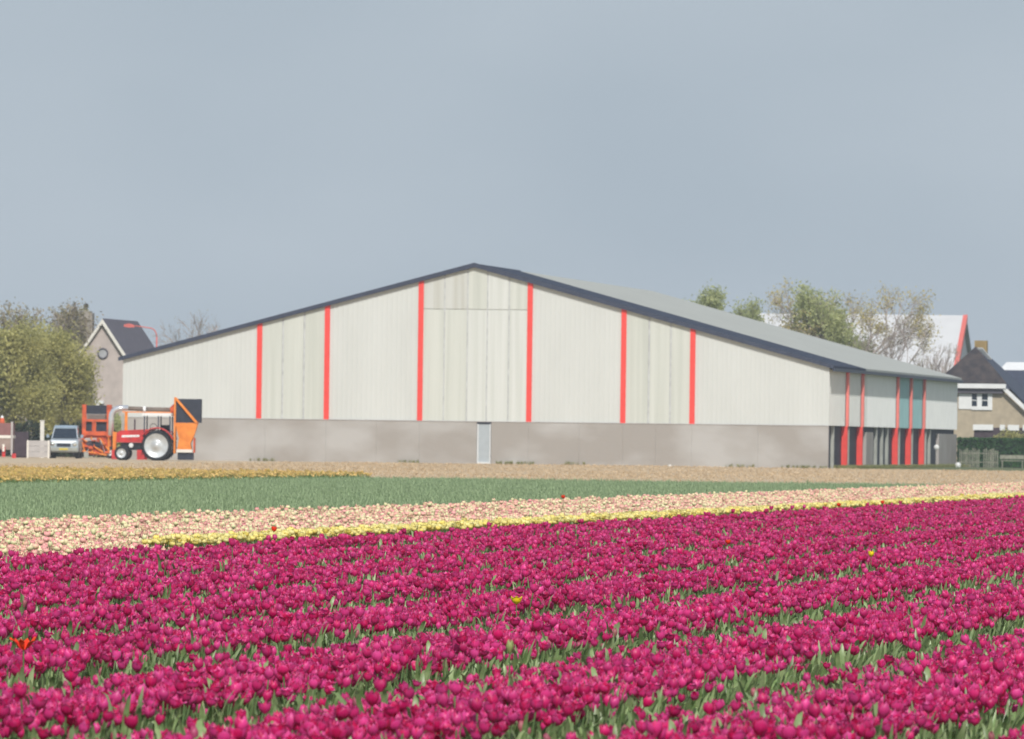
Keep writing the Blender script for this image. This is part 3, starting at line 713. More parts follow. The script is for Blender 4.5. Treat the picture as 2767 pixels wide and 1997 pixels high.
def tree(name, label, X_, Z_, h, seed, leafm, per, lrad, lsize, levels=5, spread=.5, tr=.18, kids=(3,4), lean=(0,0), droop=0, ratio=.72, first=.38, bark=None, sxy=1.0, group=None):
    root = empty(name, (X_, Z_, 0)); tag(root, label, 'tree', group)
    segs, tips = grow((0,0,0), h, tr, levels, spread, seed, lean, kids, droop=droop, ratio=ratio, first=first)
    top = max(t[0].z for t in tips); k = h/top
    segs = [([Vector((p.x*k*sxy, p.y*k*sxy, p.z*k)) for p in pts], rad, lv) for pts, rad, lv in segs]
    tips = [(Vector((t.x*k*sxy, t.y*k*sxy, t.z*k)), d) for t, d in tips]
    a, b = MB(), MB()
    for pts, rad, lv in segs: (a if lv == 0 else b).tube(pts, [max(x, .012) for x in rad], 7 if lv == 0 else (5 if lv < 3 else 3), cap=False)
    bk = bark or M['bark']; a.build('trunk', bk, root, True); b.build('branches', bk, root)
    if per: leafmesh('crown', leafcloud(tips, per, lrad, lsize, seed+1), leafm, root)
    return root
def shrub(name, label, X_, Z_, ell, n, size, m, seed, cat='shrub', lumps=9, z0=0.0):
    root = empty(name, (X_, Z_, 0)); tag(root, label, cat); rg = np.random.default_rng(seed)
    cs = rg.uniform(-1, 1, (lumps, 3))*np.array(ell)*.62; cs[:, 2] = np.abs(cs[:, 2])*1.3 + ell[2]*.12 + z0
    w = rg.integers(0, lumps, n); d = rg.normal(0, 1, (n, 3)); d /= np.linalg.norm(d, axis=1)[:, None]
    r_ = rg.uniform(.55, 1.05, (n, 1)); c = cs[w] + d*r_*np.array(ell)*.42
    leafmesh('crown', quads(c, size, rg), m, root)
    t = MB()
    for k in range(5): t.tube([(rg.uniform(-.2,.2), 0, 0), tuple(cs[k % lumps])], [.04, .015], 5)
    t.build('stems', M['bark'], root); return root
def wx(px, Z): return (px-CX)/F*Z
def hz(px, py, Z): return EYE + (HY + .0128*(px-CX) - py)/F*Z

def willow(label, X_, Z_, h, wdt, seed):
    root = tree('willow_tree', label, X_, Z_, h*.93, seed, M['olive'], 5, .28, .13, spread=.5, tr=.2, first=.3, sxy=wdt/h*1.3)
    rg = np.random.default_rng(seed); lumps = 46
    t = rg.uniform(-1, 1, (lumps, 2)); cz = rg.uniform(.20, .90, lumps)*h
    wd = wdt*np.sqrt(np.clip(1 - ((cz/h-.45)/.56)**2, .05, 1)); cs = np.stack([t[:,0]*wd*.80, t[:,1]*wd*.6, cz], 1)
    n = 30000; w = rg.integers(0, lumps, n); c = cs[w] + rg.normal(0, 1, (n, 3))*np.array((.36,.36,.46))
    c[:, 2] -= np.abs(rg.normal(0, .25, n))
    leafmesh('hanging_foliage', quads(c, .085, rg, .9), M['olive'], root)
willow('dense olive green willow at the left edge in front of the brick house', wx(45, 432), 432, hz(60, 862, 432), 2.5, 101)
willow('olive green willow right of the leftmost one, its branches touching the brick gable', wx(165, 436), 436, hz(172, 868, 436), 2.15, 108)
tree('young_ash_tree', 'thin brownish tree top rising behind the leftmost willow', wx(60, 475), 475, hz(60, 812, 475), 122, M['brownleaf'], 5, .22, .10, spread=.42, tr=.15, bark=M['twig'], sxy=.8)
tree('young_ash_tree', 'slender brownish tree between the willows and the chimney', wx(160, 480), 480, hz(160, 835, 480), 127, M['brownleaf'], 3, .2, .09, spread=.40, tr=.13, bark=M['twig'], sxy=.6)
shrub('dark_shrub', 'dark evergreen shrub below the leftmost willow', wx(60, 428), 428, (2.1,1.0,1.6), 5000, .11, M['dkleaf'], 3)
shrub('dark_shrub', 'dark evergreen shrub behind the pale car', wx(178, 432), 432, (1.6,1.0,1.6), 5000, .11, M['dkleaf'], 4)
shrub('garden_bush', 'light green bush between the brick house and the barn corner', wx(300, 440), 440, (1.1,.8,2.3), 5200, .10, M['midleaf'], 6, 'bush')
shrub('dark_shrub', 'low dark shrub behind the orange machine', wx(262, 436), 436, (1.3,.8,1.5), 3600, .10, M['dkleaf'], 9)
tree('bare_tree', 'hazy leafless tree showing above the left barn roof', wx(578, 560), 560, hz(578, 838, 560), 131, M['brownleaf'], 1, .25, .05, levels=6, spread=.42, tr=.12, kids=(3,3), bark=M['twig'], sxy=.85, ratio=.75)
tree('green_tree', 'small green tree top, leftmost above the right barn roof', wx(1954, 540), 540, hz(1954, 782, 540), 144, M['midleaf'], 16, .28, .12, spread=.48, tr=.14, sxy=.58)
tree('green_tree', 'narrow green tree top between two larger green ones above the roof', wx(2030, 545), 545, hz(2030, 812, 545), 148, M['midleaf'], 9, .22, .11, spread=.42, tr=.10, sxy=.40)
tree('green_tree', 'tall fresh green tree beside the yellow green one', wx(2130, 530), 530, hz(2118, 770, 530), 152, M['midleaf'], 10, .28, .13, spread=.50, tr=.18, sxy=.68)
tree('yellowing_tree', 'large yellow green tree with open grey branches behind the barn roof', wx(2318, 525), 525, hz(2290, 765, 525), 163, M['yelleaf'], 5, .24, .085, levels=6, spread=.48, tr=.24, kids=(3,3), bark=M['twig'], sxy=1.05, ratio=.74)
tree('bare_tree', 'bare grey brown tree leaning right in front of the white barn roof', wx(2385, 522), 522, hz(2400, 850, 522), 171, M['brownleaf'], 2, .2, .05, levels=6, spread=.46, tr=.14, kids=(3,3), bark=M['twig'], sxy=1.0, lean=(.35,0), ratio=.75)
tree('bare_tree', 'small bare tree at the red edge of the white barn', wx(2535, 500), 500, hz(2535, 930, 500), 177, M['brownleaf'], 1, .2, .05, levels=5, spread=.42, tr=.08, kids=(3,3), bark=M['twig'], sxy=.6)
shrub('garden_bush', 'olive bush in front of the tan farmhouse wall', wx(2722, 476), 476, (1.4,.6,1.5), 2600, .09, M['olive'], 12, 'bush', z0=.6)

# ------------------------------------------------------------------ brick house at left
hX, hZ = wx(277, 480), 480
house = empty('brick_house', (hX, hZ, 0), -TH); tag(house, 'brick house with steep dark roof, cream verge boards and round gable window', 'house')
ap = hz(277, 866, 480); hw = 4.1; ev = ap - hw*1.46; HL = 10.2
MB().prism([(-hw+.15,0),(hw-.15,0),(hw-.15,ev+.2),(0,ap-.15),(-hw+.15,ev+.2)], 0, HL).build('wall', M['brick'], house)
for s in (-1, 1):
    MB().slab([(0,-.2,ap),(s*(hw+.2),-.2,ev-.3),(s*(hw+.2),HL+.2,ev-.3),(0,HL+.2,ap)], (0,0,.14)).build('roof', M['slate'], house)
    MB().prism([(0,ap-.22),(s*(hw+.2),ev-.52),(s*(hw+.2),ev-.2),(0,ap+.10)], -.30, -.205).build('verge_board', M['cream'], house)
zr = hz(278, 955, 480)
MB().lathe((0.02,-.03,zr), [(.36,.02),(.36,-.05),(.30,-.07),(.27,-.02)], 24).build('round_window_frame', M['slate'], house, True)
MB().lathe((0.02,-.02,zr), [(.28,-.01),(.0,-.012)], 24).build('round_window_pane', mat('pale_pane', (.42,.42,.43), .25, .1, spec=.6), house)
MB().box(-.5,.15,-.28,-.02,3.35,3.55).build('porch_roof', M['white'], house); MB().box(-.35,-.12,-.25,-.05,0,3.34).build('porch_post', M['cream'], house)
MB().box(-.1,.9,-.03,.02,1.2,3.1).build('window_pane', M['glass'], house)
wg = empty('brick_house_wing', (hX, hZ+1, 0), -TH); tag(wg, 'lower brick house wing with tall chimney behind the willows', 'house')
MB().prism([(-9,0),(-4.3,0),(-4.3,4.5),(-9,4.5)], 2, 9).build('wall', M['brick'], wg)
MB().prism([(0,0)]*0 + [(-9.3,4.5),(-4.2,4.5),(-4.2,4.6),(-6.6,6.9),(-9.3,4.6)], 1.8, 9.2).build('roof', M['slate'], wg)
c0, c1 = wx(199,482)-hX, wx(233,482)-hX; ct = hz(215, 840, 482)
MB().box(c0, c1-.12, 1.5, 2.3, 0, ct).build('chimney', M['chim'], wg); MB().box(c1-.115, c1+.02, 1.6, 2.3, 0, ct-.12).build('chimney_flue', M['chim'], wg)
MB().tube([(c0+.35,1.9,ct),(c0+.35,1.9,ct+.25)], .1, 8).build('cowl_pipe', M['dark'], wg)
MB().lathe((c0+.35,1.9,ct+.34), [(0,-.17),(.12,-.14),(.18,0),(.12,.14),(0,.17)], 12).build('chimney_cowl', M['black'], wg, True)
# street lamp
lx = wx(422.5, 450); lamp = empty('street_lamp', (lx, 450, 0)); tag(lamp, 'tall street lamp with red curved arm behind the barn corner', 'street lamp')
th = hz(422, 897, 450); pinkred = mat('faded_red_paint', (.62,.16,.14), .5, .05)
MB().tube([(0,0,0),(0,0,th-.3)], [.07,.045], 8).build('pole', pinkred, lamp, True)
pts = [(0,0,th-.3)] + [(-.45+.45*math.cos(a), 0, th-.3+.55*math.sin(a)) for a in (.4,.8,1.2)] + [(-.9,0,th+.3),(-1.35,0,th+.36)]
MB().tube(pts, .04, 6).build('arm', pinkred, lamp, True)
MB().prism([(-1.35,th+.27),(-1.4,th+.42),(-1.7,th+.5),(-2.0,th+.42),(-2.02,th+.3),(-1.7,th+.24)], -.12, .12).build('lamp_head', pinkred, lamp)

# ------------------------------------------------------------------ red tractor
TZ = 393.0; KT = F/TZ
def mk(name, px, Z, label, cat): r = empty(name, (wx(px, Z), Z, 0)); return tag(r, label, cat)
def wheel(root, x, y, r, w, rimr, n=28, name='wheel', hub=M['rim']):
    t = MB().lathe((x,y,r), [(rimr,-w/2),(r*.93,-w/2),(r*.985,-w*.36),(r,-w*.2),(r,w*.2),(r*.985,w*.36),(r*.93,w/2),(rimr,w/2)], n)
    if r > .5:
        for k in range(18):
            a = k*math.tau/18
            for s in (-1, 1):
                aa = a + (0 if s < 0 else .17); c_, s_ = math.cos(aa), math.sin(aa); c2, s2 = math.cos(aa+.10), math.sin(aa+.10)
                R2 = r+.03; y0, y1 = (y-w/2, y) if s < 0 else (y, y+w/2)
                t.poly([(x+R2*c_,y0,r+R2*s_),(x+R2*c2,y0,r+R2*s2),(x+R2*c2,y1,r+R2*s2),(x+R2*c_,y1,r+R2*s_)])
                t.poly([(x+R2*c_,y0,r+R2*s_),(x+R2*c_,y1,r+R2*s_),(x+r*.9*c_,y1,r+r*.9*s_),(x+r*.9*c_,y0,r+r*.9*s_)])
                t.poly([(x+R2*c2,y0,r+R2*s2),(x+R2*c2,y1,r+R2*s2),(x+r*.9*c2,y1,r+r*.9*s2),(x+r*.9*c2,y0,r+r*.9*s2)])
    o = t.build(name, M['black'], root, r < .5)
    h = MB().lathe((x,y,r), [(rimr,-w/2-.01),(rimr*.94,-w*.46),(rimr*.72,-w*.34),(rimr*.55,-w*.16),(rimr*.42,-w*.3),(rimr*.22,-w*.42),(rimr*.18,-w*.5),(0,-w*.52)], n).build('rim', hub, o, True)
    return o
tr = mk('tractor', 432, TZ, 'red tractor with big silver rear wheel parked in front of the barn corner', 'tractor')
tr.rotation_euler.z = -.10
wheel(tr, 0, -.75, .80, .42, .64); wheel(tr, 0, .75, .80, .42, .64)
wheel(tr, -1.9, -.62, .38, .22, .25); wheel(tr, -1.9, .62, .38, .22, .25)
MB().prism([(-2.25,.95),(-.55,.95),(-.5,1.18),(-.5,1.60),(-.7,1.66),(-2.0,1.58),(-2.22,1.45)], -.32, .32).build('hood', M['tracred'], tr)
MB().prism([(-1.95,1.22),(-1.0,1.25),(-1.0,1.36),(-1.95,1.33)], -.332, -.322).build('hood_gleam', M['white'], tr)  # thin white strip standing in for the gleam along the hood
MB().box(-2.0,-.5,-.22,.22,.55,.94).build('engine', M['black'], tr)
MB().lathe((-1.45,-.25,.8), [(0,-.06),(.12,-.05),(.13,.03),(0,.03)], 12).build('oil_filter', M['white'], tr)
MB().box(-2.1,-1.7,-.55,.55,.3,.5).build('front_axle', M['tracred'], tr); MB().box(-.6,.5,-.4,.4,.5,1.1).build('gearbox', M['black'], tr)
for s in (-1, 1):
    b = MB(); ys0, ys1 = (-.98, -.45) if s < 0 else (.45, .98)
    arc = [(.90*math.cos(a), .82+.90*math.sin(a)) for a in [math.radians(t) for t in range(20, 151, 13)]]
    for (xa,za),(xb,zb) in zip(arc, arc[1:]): b.slab([(xa,ys0,za),(xb,ys0,zb),(xb,ys1,zb),(xa,ys1,za)], (0,0,.05))
    b.build('fender', M['tracred'], tr)
MB().box(-.85,.72,-.55,.55,2.38,2.52).build('cab_roof', M['white'], tr)
b = MB()
for x in (-.75,.0,.62):
    for y in (-.5,.45): b.box(x, x+.06, y, y+.06, 1.2, 2.375)
b.build('cab_frame', M['darkblue'], tr)
MB().box(.02,.55,.30,.42,1.2,1.9).build('seat', M['black'], tr); MB().tube([(-.6,0,1.5),(-.35,0,1.75)], .03, 6).build('steering_column', M['black'], tr)
MB().lathe((-.3,0,1.78), [(.17,-.015),(.2,0),(.17,.015)], 16).build('steering_wheel', M['black'], tr)
MB().tube([(-1.32,.1,1.6),(-1.32,.1,2.2)], .04, 8).build('exhaust', M['darkbrown'], tr)
MB().box(-1.05,-.52,-.8,-.5,.05,.56).build('step_box', M['tracred'], tr); MB().box(-2.42,-2.12,-.7,-.2,.05,.55).build('front_weight', M['tracred'], tr)
# orange hopper machine with duct
hp = mk('bulb_hopper', 505, TZ+.4, 'orange funnel hopper with black netted bin and silver duct reaching over the tractor', 'farm machine')
X0 = (432-505)/KT
def hx(x): return x + X0
MB().prism([(hx(.86),2.03),(hx(2.08),2.03),(hx(1.86),1.3),(hx(1.70),.95),(hx(1.78),.46),(hx(.97),.46),(hx(1.08),1.2)], -.5, .5).build('hopper', M['orange'], hp)
MB().prism([(hx(.90),2.035),(hx(2.25),2.035),(hx(2.25),3.30),(hx(.90),3.30)], -.45, .5).build('net_bin', M['dark'], hp)
MB().prism([(hx(.78),3.36),(hx(.94),3.36),(hx(2.10),2.04),(hx(1.92),2.04)], -.56, -.455).build('brace', M['orange'], hp)
MB().box(hx(.80),hx(.90),-.52,.52,.4,3.38).build('upright', M['orange'], hp)
MB().box(hx(1.85),hx(1.93),-.5,.5,.45,1.25).build('upright', M['redorange'], hp)
MB().box(hx(1.02),hx(1.85),-.42,.45,.06,.45).build('base', M['dark'], hp)
MB().box(hx(.95),hx(1.8),-.53,-.505,.46,.62).build('warning_strip', M['cream'], hp)
zd = 2.76
arc = [(hx(-2.55), 0, 1.3), (hx(-2.55), 0, 2.2)] + [(hx(-2.55+.45*(1-math.cos(a))), 0, 2.3+.46*math.sin(a)) for a in (.3,.7,1.1,1.5)] + [(hx(-1.65), 0, zd+.03)]
MB().tube(arc, .15, 12).build('duct', M['silver'], hp, True)
MB().tube([(hx(-1.64),0,zd),(hx(-.85),0,zd-.03)], .12, 10).build('hose', M['hose'], hp, True); MB().tube([(hx(-.73),0,zd-.03),(hx(.6),0,zd-.04)], .12, 10).build('hose', M['hose'], hp, True)
MB().tube([(hx(-.86),0,zd-.03),(hx(-.72),0,zd-.03)], .16, 10).build('hose_joint', M['white'], hp)
MB().tube([(hx(.58),0,zd-.04),(hx(.80),0,zd-.02)], [.13,.3], 12).build('funnel', M['redorange'], hp)
MB().box(hx(-1.95),hx(.80),-.06,.06,2.54,2.60).build('carrier_bar', M['orange'], hp)
MB().box(hx(-1.83),hx(-1.68),-.08,.08,.7,2.54).build('upright', M['orange'], hp); MB().box(hx(-2.0),hx(-1.85),-.05,.1,1.0,2.5).build('duct_plate', M['fin'], hp)
MB().box(hx(-2.45),hx(-2.25),-.1,.1,.3,1.5).build('upright', M['orange'], hp)

# ------------------------------------------------------------------ red-orange machine
mc = mk('harvest_machine', 262, 420, 'red orange field machine with black screen and two dark openings, left of the tractor', 'farm machine'); K = F/420
def x_(zx): return (zx/5.67+180-262)/K
def z_(zy): return (1236-(zy/5.67+1040))/K
MB().box(x_(255),x_(315),-.5,-.4,z_(780),z_(290)).build('upright', M['redorange'], mc); MB().box(x_(632),x_(695),-.5,-.4,z_(780),z_(290)).build('upright', M['redorange'], mc)
MB().box(x_(255),x_(315),.5,.6,z_(780),z_(290)).build('upright', M['redorange'], mc); MB().box(x_(632),x_(695),.5,.6,z_(780),z_(290)).build('upright', M['redorange'], mc)
MB().box(x_(318),x_(630),-.44,-.40,z_(430),z_(300)).build('screen', M['dark'], mc)
MB().slab([(x_(318),-.42,z_(440)),(x_(630),-.42,z_(440)),(x_(630),.4,z_(520)),(x_(318),.4,z_(520))], (0,0,.04)).build('chute', M['crate'], mc)
b = MB(); 
for k in range(9): b.box(x_(330)+k*.12, x_(330)+k*.12+.03, -.46, -.42, z_(515), z_(440))
b.build('slats', M['crate'], mc)
fr = MB(); fr.box(x_(315),x_(632),-.47,-.40,z_(550),z_(515)); fr.box(x_(408),x_(470),-.47,-.40,z_(695),z_(552)); fr.box(x_(315),x_(632),-.47,-.40,z_(760),z_(697)); fr.build('front_panel', M['redorange'], mc)
MB().box(x_(316),x_(407),-.30,-.25,z_(695),z_(551)).build('opening', M['dark'], mc); MB().box(x_(471),x_(631),-.30,-.25,z_(695),z_(551)).build('opening', M['dark'], mc)
MB().prism([(x_(190),z_(760)),(x_(190),z_(880)),(x_(300),z_(1060)),(x_(620),z_(1060)),(x_(700),z_(960)),(x_(690),z_(760))], -.3, .5).build('chassis', M['redorange'], mc)
b = MB()
for s in ((200,780,620,1040),(240,800,300,1000),(520,800,680,1000),(250,1000,640,1060),(400,780,420,1040),(660,700,670,1030)):
    b.tube([(x_(s[0]),-.42,z_(s[1])),(x_(s[2]),-.42,z_(s[3]))], .05, 6)
b.build('linkage', M['orange'], mc)
b = MB()
rr = random.Random(12)
for k in range(16):
    xa, za = rr.uniform(x_(190), x_(640)), rr.uniform(z_(1050), z_(740)); b.box(xa, xa+rr.uniform(.08,.3), -.5-rr.uniform(0,.1), -.42, za, za+rr.uniform(.05,.16))
b.build('brackets', M['redorange'], mc)
MB().box(x_(200),x_(650),-.33,-.29,z_(1060),z_(760)).build('side_plate', M['redorange'], mc)
MB().tube([(x_(330),-.5,z_(1000)),(x_(420),-.6,z_(860)),(x_(560),-.55,z_(900)),(x_(600),-.5,z_(1020))], .025, 6).build('hydraulic_hose', M['black'], mc)
for s_ in (-1, 1): MB().tube([(x_(470)+s_*.25,-.5,z_(830)),(x_(470)+s_*.5,-.5,z_(1020))], .03, 6).build('ram', M['silver'], mc)
MB().tube([(x_(380),-.55,z_(900)),(x_(380),-.3,z_(900))], .22, 12).build('drum', M['darkbrown'], mc); MB().box(x_(440),x_(540),-.4,-.31,z_(960),z_(860)).build('gear_case', M['dark'], mc)
MB().box(x_(260),x_(480),-.40,-.31,z_(850),z_(800)).build('data_plate', M['crate'], mc)
wheel(mc, x_(205), -.3, .40, .25, .20, 20); wheel(mc, x_(690), -.3, .34, .22, .18, 20); wheel(mc, x_(205), .8, .40, .25, .20, 20); wheel(mc, x_(690), .8, .34, .22, .18, 20)
MB().box(x_(290),x_(360),-.46,-.40,z_(1105),z_(1010)).build('jack', M['fin'], mc)

# ------------------------------------------------------------------ pale car (front view)
car = mk('parked_car', 175, 410, 'pale silver off road car facing the field, left of the orange machine', 'car')
hb = .80
def loft(secs, y_list):
    b = MB(); n = len(secs[0])
    for s, y in zip(secs, y_list): b.v += [(x, y, z) for x, z in s]
    for i in range(len(secs)-1):
        for k in range(n):
            k2 = (k+1) % n; b.f.append((i*n+k, i*n+k2, (i+1)*n+k2, (i+1)*n+k))
    b.f.append(tuple(range(n-1,-1,-1))); b.f.append(tuple((len(secs)-1)*n+k for k in range(n))); return b
def sec(w, zb, zt, ch=.1): return [(-w+ch*.4,zb),(w-ch*.4,zb),(w,zb+ch),(w,zt-ch),(w-ch,zt),(-w+ch,zt),(-w,zt-ch),(-w,zb+ch)]
loft([sec(.70,.38,.85), sec(.80,.34,.98), sec(.82,.34,1.04), sec(.83,.34,1.12), sec(.83,.34,1.14), sec(.82,.34,1.12), sec(.76,.42,1.05)], [-.05,.0,.25,1.1,2.2,3.6,4.1]).build('body', M['carbody'], car)
loft([sec(.74,1.11,1.16,.02), sec(.62,1.13,1.66,.08), sec(.60,1.13,1.74,.08), sec(.62,1.13,1.72,.08), sec(.74,1.11,1.16,.02)], [.95,1.55,1.9,3.3,3.9]).build('cabin', M['glass'], car)
loft([sec(.64,1.66,1.72,.02), sec(.64,1.70,1.84,.04), sec(.64,1.70,1.83,.04), sec(.60,1.66,1.74,.02)], [1.5,1.75,3.2,3.5]).build('roof', M['carroof'], car)
for s in (-1, 1):
    MB().slab([(s*.74,.93,1.12),(s*.68,.93,1.12),(s*.58,1.52,1.7),(s*.64,1.52,1.7)], (0,-.03,.01)).build('windscreen_pillar', M['carbody'], car)
    MB().tube([(s*.60,-.09,.80),(s*.60,.0,.80)], [.11,.13], 14).build('headlight', M['lamp'], car, True)
    MB().prism([(s*.86,1.15),(s*1.02,1.15),(s*1.02,1.33),(s*.88,1.33)], .9, 1.0).build('mirror', M['carroof'], car)
for x in (-.72, .72):
    for y in (.65, 3.2):
        w = MB()
        n = 20
        for xx, r in ((x-.11,.26),(x-.10,.33),(x+.10,.33),(x+.11,.26)): w.v += [(xx, y+r*math.cos(k*math.tau/n), .34+r*math.sin(k*math.tau/n)) for k in range(n)]
        for i in range(3):
            for k in range(n): k2=(k+1)%n; w.f.append((i*n+k,i*n+k2,(i+1)*n+k2,(i+1)*n+k))
        w.f.append(tuple(range(n))); w.f.append(tuple(3*n+k for k in range(n))); w.build('wheel', M['black'], car)
MB().box(-.38,.38,-.075,-.045,.66,.84).build('grille', M['dark'], car); MB().box(-.78,.78,-.16,-.04,.42,.60).build('bumper', M['fin'], car)
MB().box(-.24,.24,-.172,-.163,.47,.57).build('number_plate', mat('yellow_plate', (.7,.55,.06), .5), car)
# crates and stacks at the left
bx = mk('box_crate', 106, 408, 'plain grey boarded crate left of the pale car', 'crate'); w_ = 62/49/2
for k in range(3): MB().box(-w_, w_, 0, 1.0, .06+k*.31, .06+k*.31+.295).build('board', M['crate'], bx)
b = MB(); b.box(-w_+.01,-w_+.1,-.03,-.002,.0,.99); b.box(w_-.1,w_-.01,-.03,-.002,.0,.99); b.build('corner_post', M['cream'], bx)
bx = mk('dark_crate_stack', 58, 412, 'dark brown upright board between the maroon trailer and grey crate', 'board')
MB().box(-.42,.42,0,.7,0,1.45).build('panel', M['darkbrown'], bx); MB().box(-.36,.30,-.04,-.002,.1,1.30).build('face_board', M['darkbrown'], bx)
tl = mk('trailer', 5, 408, 'maroon and brown sided trailer with white rail at the far left edge', 'trailer')
MB().box(-1.6,.62,0,2.0,1.25,1.92).build('upper_side', M['maroon'], tl); MB().box(-1.6,.68,-.04,2.0,1.08,1.245).build('rail', M['cream'], tl)
MB().box(-1.6,.60,.0,2.0,.45,1.075).build('lower_side', M['brownpanel'], tl); MB().box(.55,.66,-.08,-.042,.15,2.0).build('corner_post', M['crate'], tl)
wheel(tl, -.3, .1, .34, .22, .18, 18); MB().box(.08,.26,-.16,-.085,.05,.62).build('jack', M['tracred'], tl)
MB().box(.10,.22,-.20,-.165,.35,.75).build('tail_lamp', M['cream'], tl)
cn = mk('traffic_cone', 6, 410, 'orange and white cone shaped cap standing on top of the maroon trailer', 'cone'); cn.location.z = 1.92
MB().tube([(0,.5,0),(0,.5,.28)], [.16,.10], 12).build('cone', M['redorange'], cn); MB().tube([(0,.5,.282),(0,.5,.42)], [.10,.04], 12).build('tip', M['white'], cn)
rb = mk('red_canister', 41, 404, 'small red canister on the ground beside the dark brown board', 'canister'); MB().box(-.11,.11,-.1,.1,0,.26).build('body', M['tracred'], rb); MB().tube([(0,0,.262),(0,0,.33)], .04, 8).build('cap', M['black'], rb)
ps = mk('white_post', 117, 414, 'white gate post behind the grey crate', 'post'); MB().box(-.12,.10,-.1,.1,0,hz(117,1138,414)).build('post', M['cream'], ps); MB().box(-.14,.12,-.12,.12,hz(117,1138,414),hz(117,1138,414)+.05).build('cap', M['cream'], ps)

# ------------------------------------------------------------------ white barn far right
wb = empty('white_barn', P(0,0), -TH); xr = wx(2601, 607); wb.location = (xr, 607, 0); tag(wb, 'far barn with pale white roof and red verge behind the bare trees', 'barn')
rh = hz(2600, 857, 607); e_h = rh - 7.2*.62
MB().slab([(-17,-7.4,e_h-.15),(0,-7.4,e_h-.15),(0,0,rh),(-17,0,rh)], (0,0,.15)).build('roof', M['whiteroof'], wb)
MB().slab([(-17,0,rh),(0,0,rh),(0,7.4,e_h-.15),(-17,7.4,e_h-.15)], (0,0,.15)).build('roof', M['whiteroof'], wb)
b = MB(); b.v += [(x, y, z) for x in (-16.9,-.05) for y, z in ((-7,0),(7,0),(7,e_h),(0,rh-.05),(-7,e_h))]
b.f += [(0,1,2,3,4),(9,8,7,6,5)] + [(i,(i+1)%5+0,(i+1)%5+5,i+5) for i in range(5)]; b.build('wall', M['gablegrey'], wb)
MB().slab([(.005,-7.5,e_h-.45),(.005,0,rh-.3),(.005,0,rh+.2),(.005,-7.5,e_h+.05)], (.35,0,0)).build('verge_board', mat('salmon_red', (.70,.16,.13), .5, .04), wb)
MB().slab([(.005,7.5,e_h-.3),(.005,0,rh-.1),(.005,0,rh+.18),(.005,7.5,e_h)], (.25,0,0)).build('verge_board', M['gablegrey'], wb)

# ------------------------------------------------------------------ farmhouse at right
fX = wx(2626, 490); fh = empty('farmhouse', (fX, 490, 0), -TH); tag(fh, 'tan farmhouse with half hipped brown roof, white gutter and white framed window', 'house')
gz = hz(2655, 1043, 490); az = hz(2626, 941, 492.3); hwid = 2.2; sl = 1.02; ez = 2.3; ex = hwid + (gz-ez)/sl
MB().prism([(-ex+.3,0),(ex-.3,0),(ex-.3,ez),(hwid-.1,gz-.15),(-hwid+.1,gz-.15),(-ex+.3,ez)], 0, 12).build('wall', M['tan'], fh)
MB().slab([(-hwid-.1,-.35,gz+.15),(hwid+.1,-.35,gz+.15),(0,2.2,az)], (0,.0,.12)).build('hip_roof', M['brownroof'], fh)
MB().slab([(hwid+.1,-.35,gz+.15),(ex+.3,-.35,ez-.1),(ex+.3,12,ez-.1),(hwid+1.2,10.5,gz-.9),(0,4.2,az),(0,2.2,az)], (0,0,.12)).build('roof', M['slateblue'], fh)
MB().slab([(-hwid-.1,-.35,gz+.15),(-ex-.3,-.35,ez-.1),(-ex-.3,12,ez-.1),(0,4.2,az),(0,2.2,az)], (0,0,.12)).build('roof', M['slateblue'], fh)
MB().box(-hwid-.2,hwid+.12,-.52,-.36,gz-.16,gz+.14).build('gutter', M['white'], fh); MB().box(-hwid-.1,hwid-.1,-.3,-.005,gz-.48,gz-.17).build('soffit_board', M['slate'], fh)
MB().prism([(hwid-.15,gz-.18),(hwid+.22,gz-.18),(ex+.5,ez-.15),(ex+.1,ez-.15)], -.42, -.36).build('verge_board', M['white'], fh)
MB().prism([(-hwid+.15,gz-.18),(-hwid-.22,gz-.18),(-ex-.5,ez-.15),(-ex-.1,ez-.15)], -.42, -.36).build('verge_board', M['white'], fh)
def fxx(px): return (px-2626)/F*490/cT
def fzz(py): return hz(2655, py, 490)
wf = MB(); X1, X2, X3, X4, X5 = fxx(2682), fxx(2669), fxx(2654), fxx(2641), fxx(2627)
wf.box(fxx(2592), X5, -.06, -.002, fzz(1106), fzz(1064)); wf.box(X5, X1, -.08, -.002, fzz(1108), fzz(1098)); wf.box(X5, X1, -.06, -.002, fzz(1064), fzz(1060.5)); wf.box(X2+.02, X1, -.06, -.002, fzz(1098), fzz(1064)); wf.box(X4, X3, -.06, -.002, fzz(1098), fzz(1064))
fo = wf.build('window', M['white'], fh)
MB().box(X5+.005, X4-.005, -.03, -.005, fzz(1098)+.005, fzz(1064)-.005).build('pane', M['glass'], fo); MB().box(X3+.005, X2+.015, -.03, -.005, fzz(1098)+.005, fzz(1064)-.005).build('pane', M['glass'], fo)
for a, b_ in ((X5,X4),(X3,X2+.02)): MB().box(a+.01, b_-.01, -.045, -.032, fzz(1083), fzz(1081)).build('glazing_bar', M['white'], fo)
MB().box(fxx(2622), fxx(2655), 2.5, 3.2, az-.5, fzz(919)).build('chimney', M['chimtan'], fh)
MB().slab([(.15,2.0,az-.05),(.5,2.0,az-.05),(1.05,2.6,az-.75),(.7,2.6,az-.75)], (0,-.05,.1)).build('white_flashing', M['white'], fh)
an = empty('low_annex', (wx(2700, 482), 482, 0), -TH); tag(an, 'low annex with broken white fascia in front of the tan farmhouse', 'annex')
MB().box(-1.6,4,0,3,0,2.55).build('wall', M['darkbrown'], an)
for a, b_ in ((-1.65,-.35),(.1,.42),(.62,1.35),(1.6,4.0)): MB().box(a,b_,-.15,-.01,fzz(1163),fzz(1148)).build('fascia', M['white'], an)
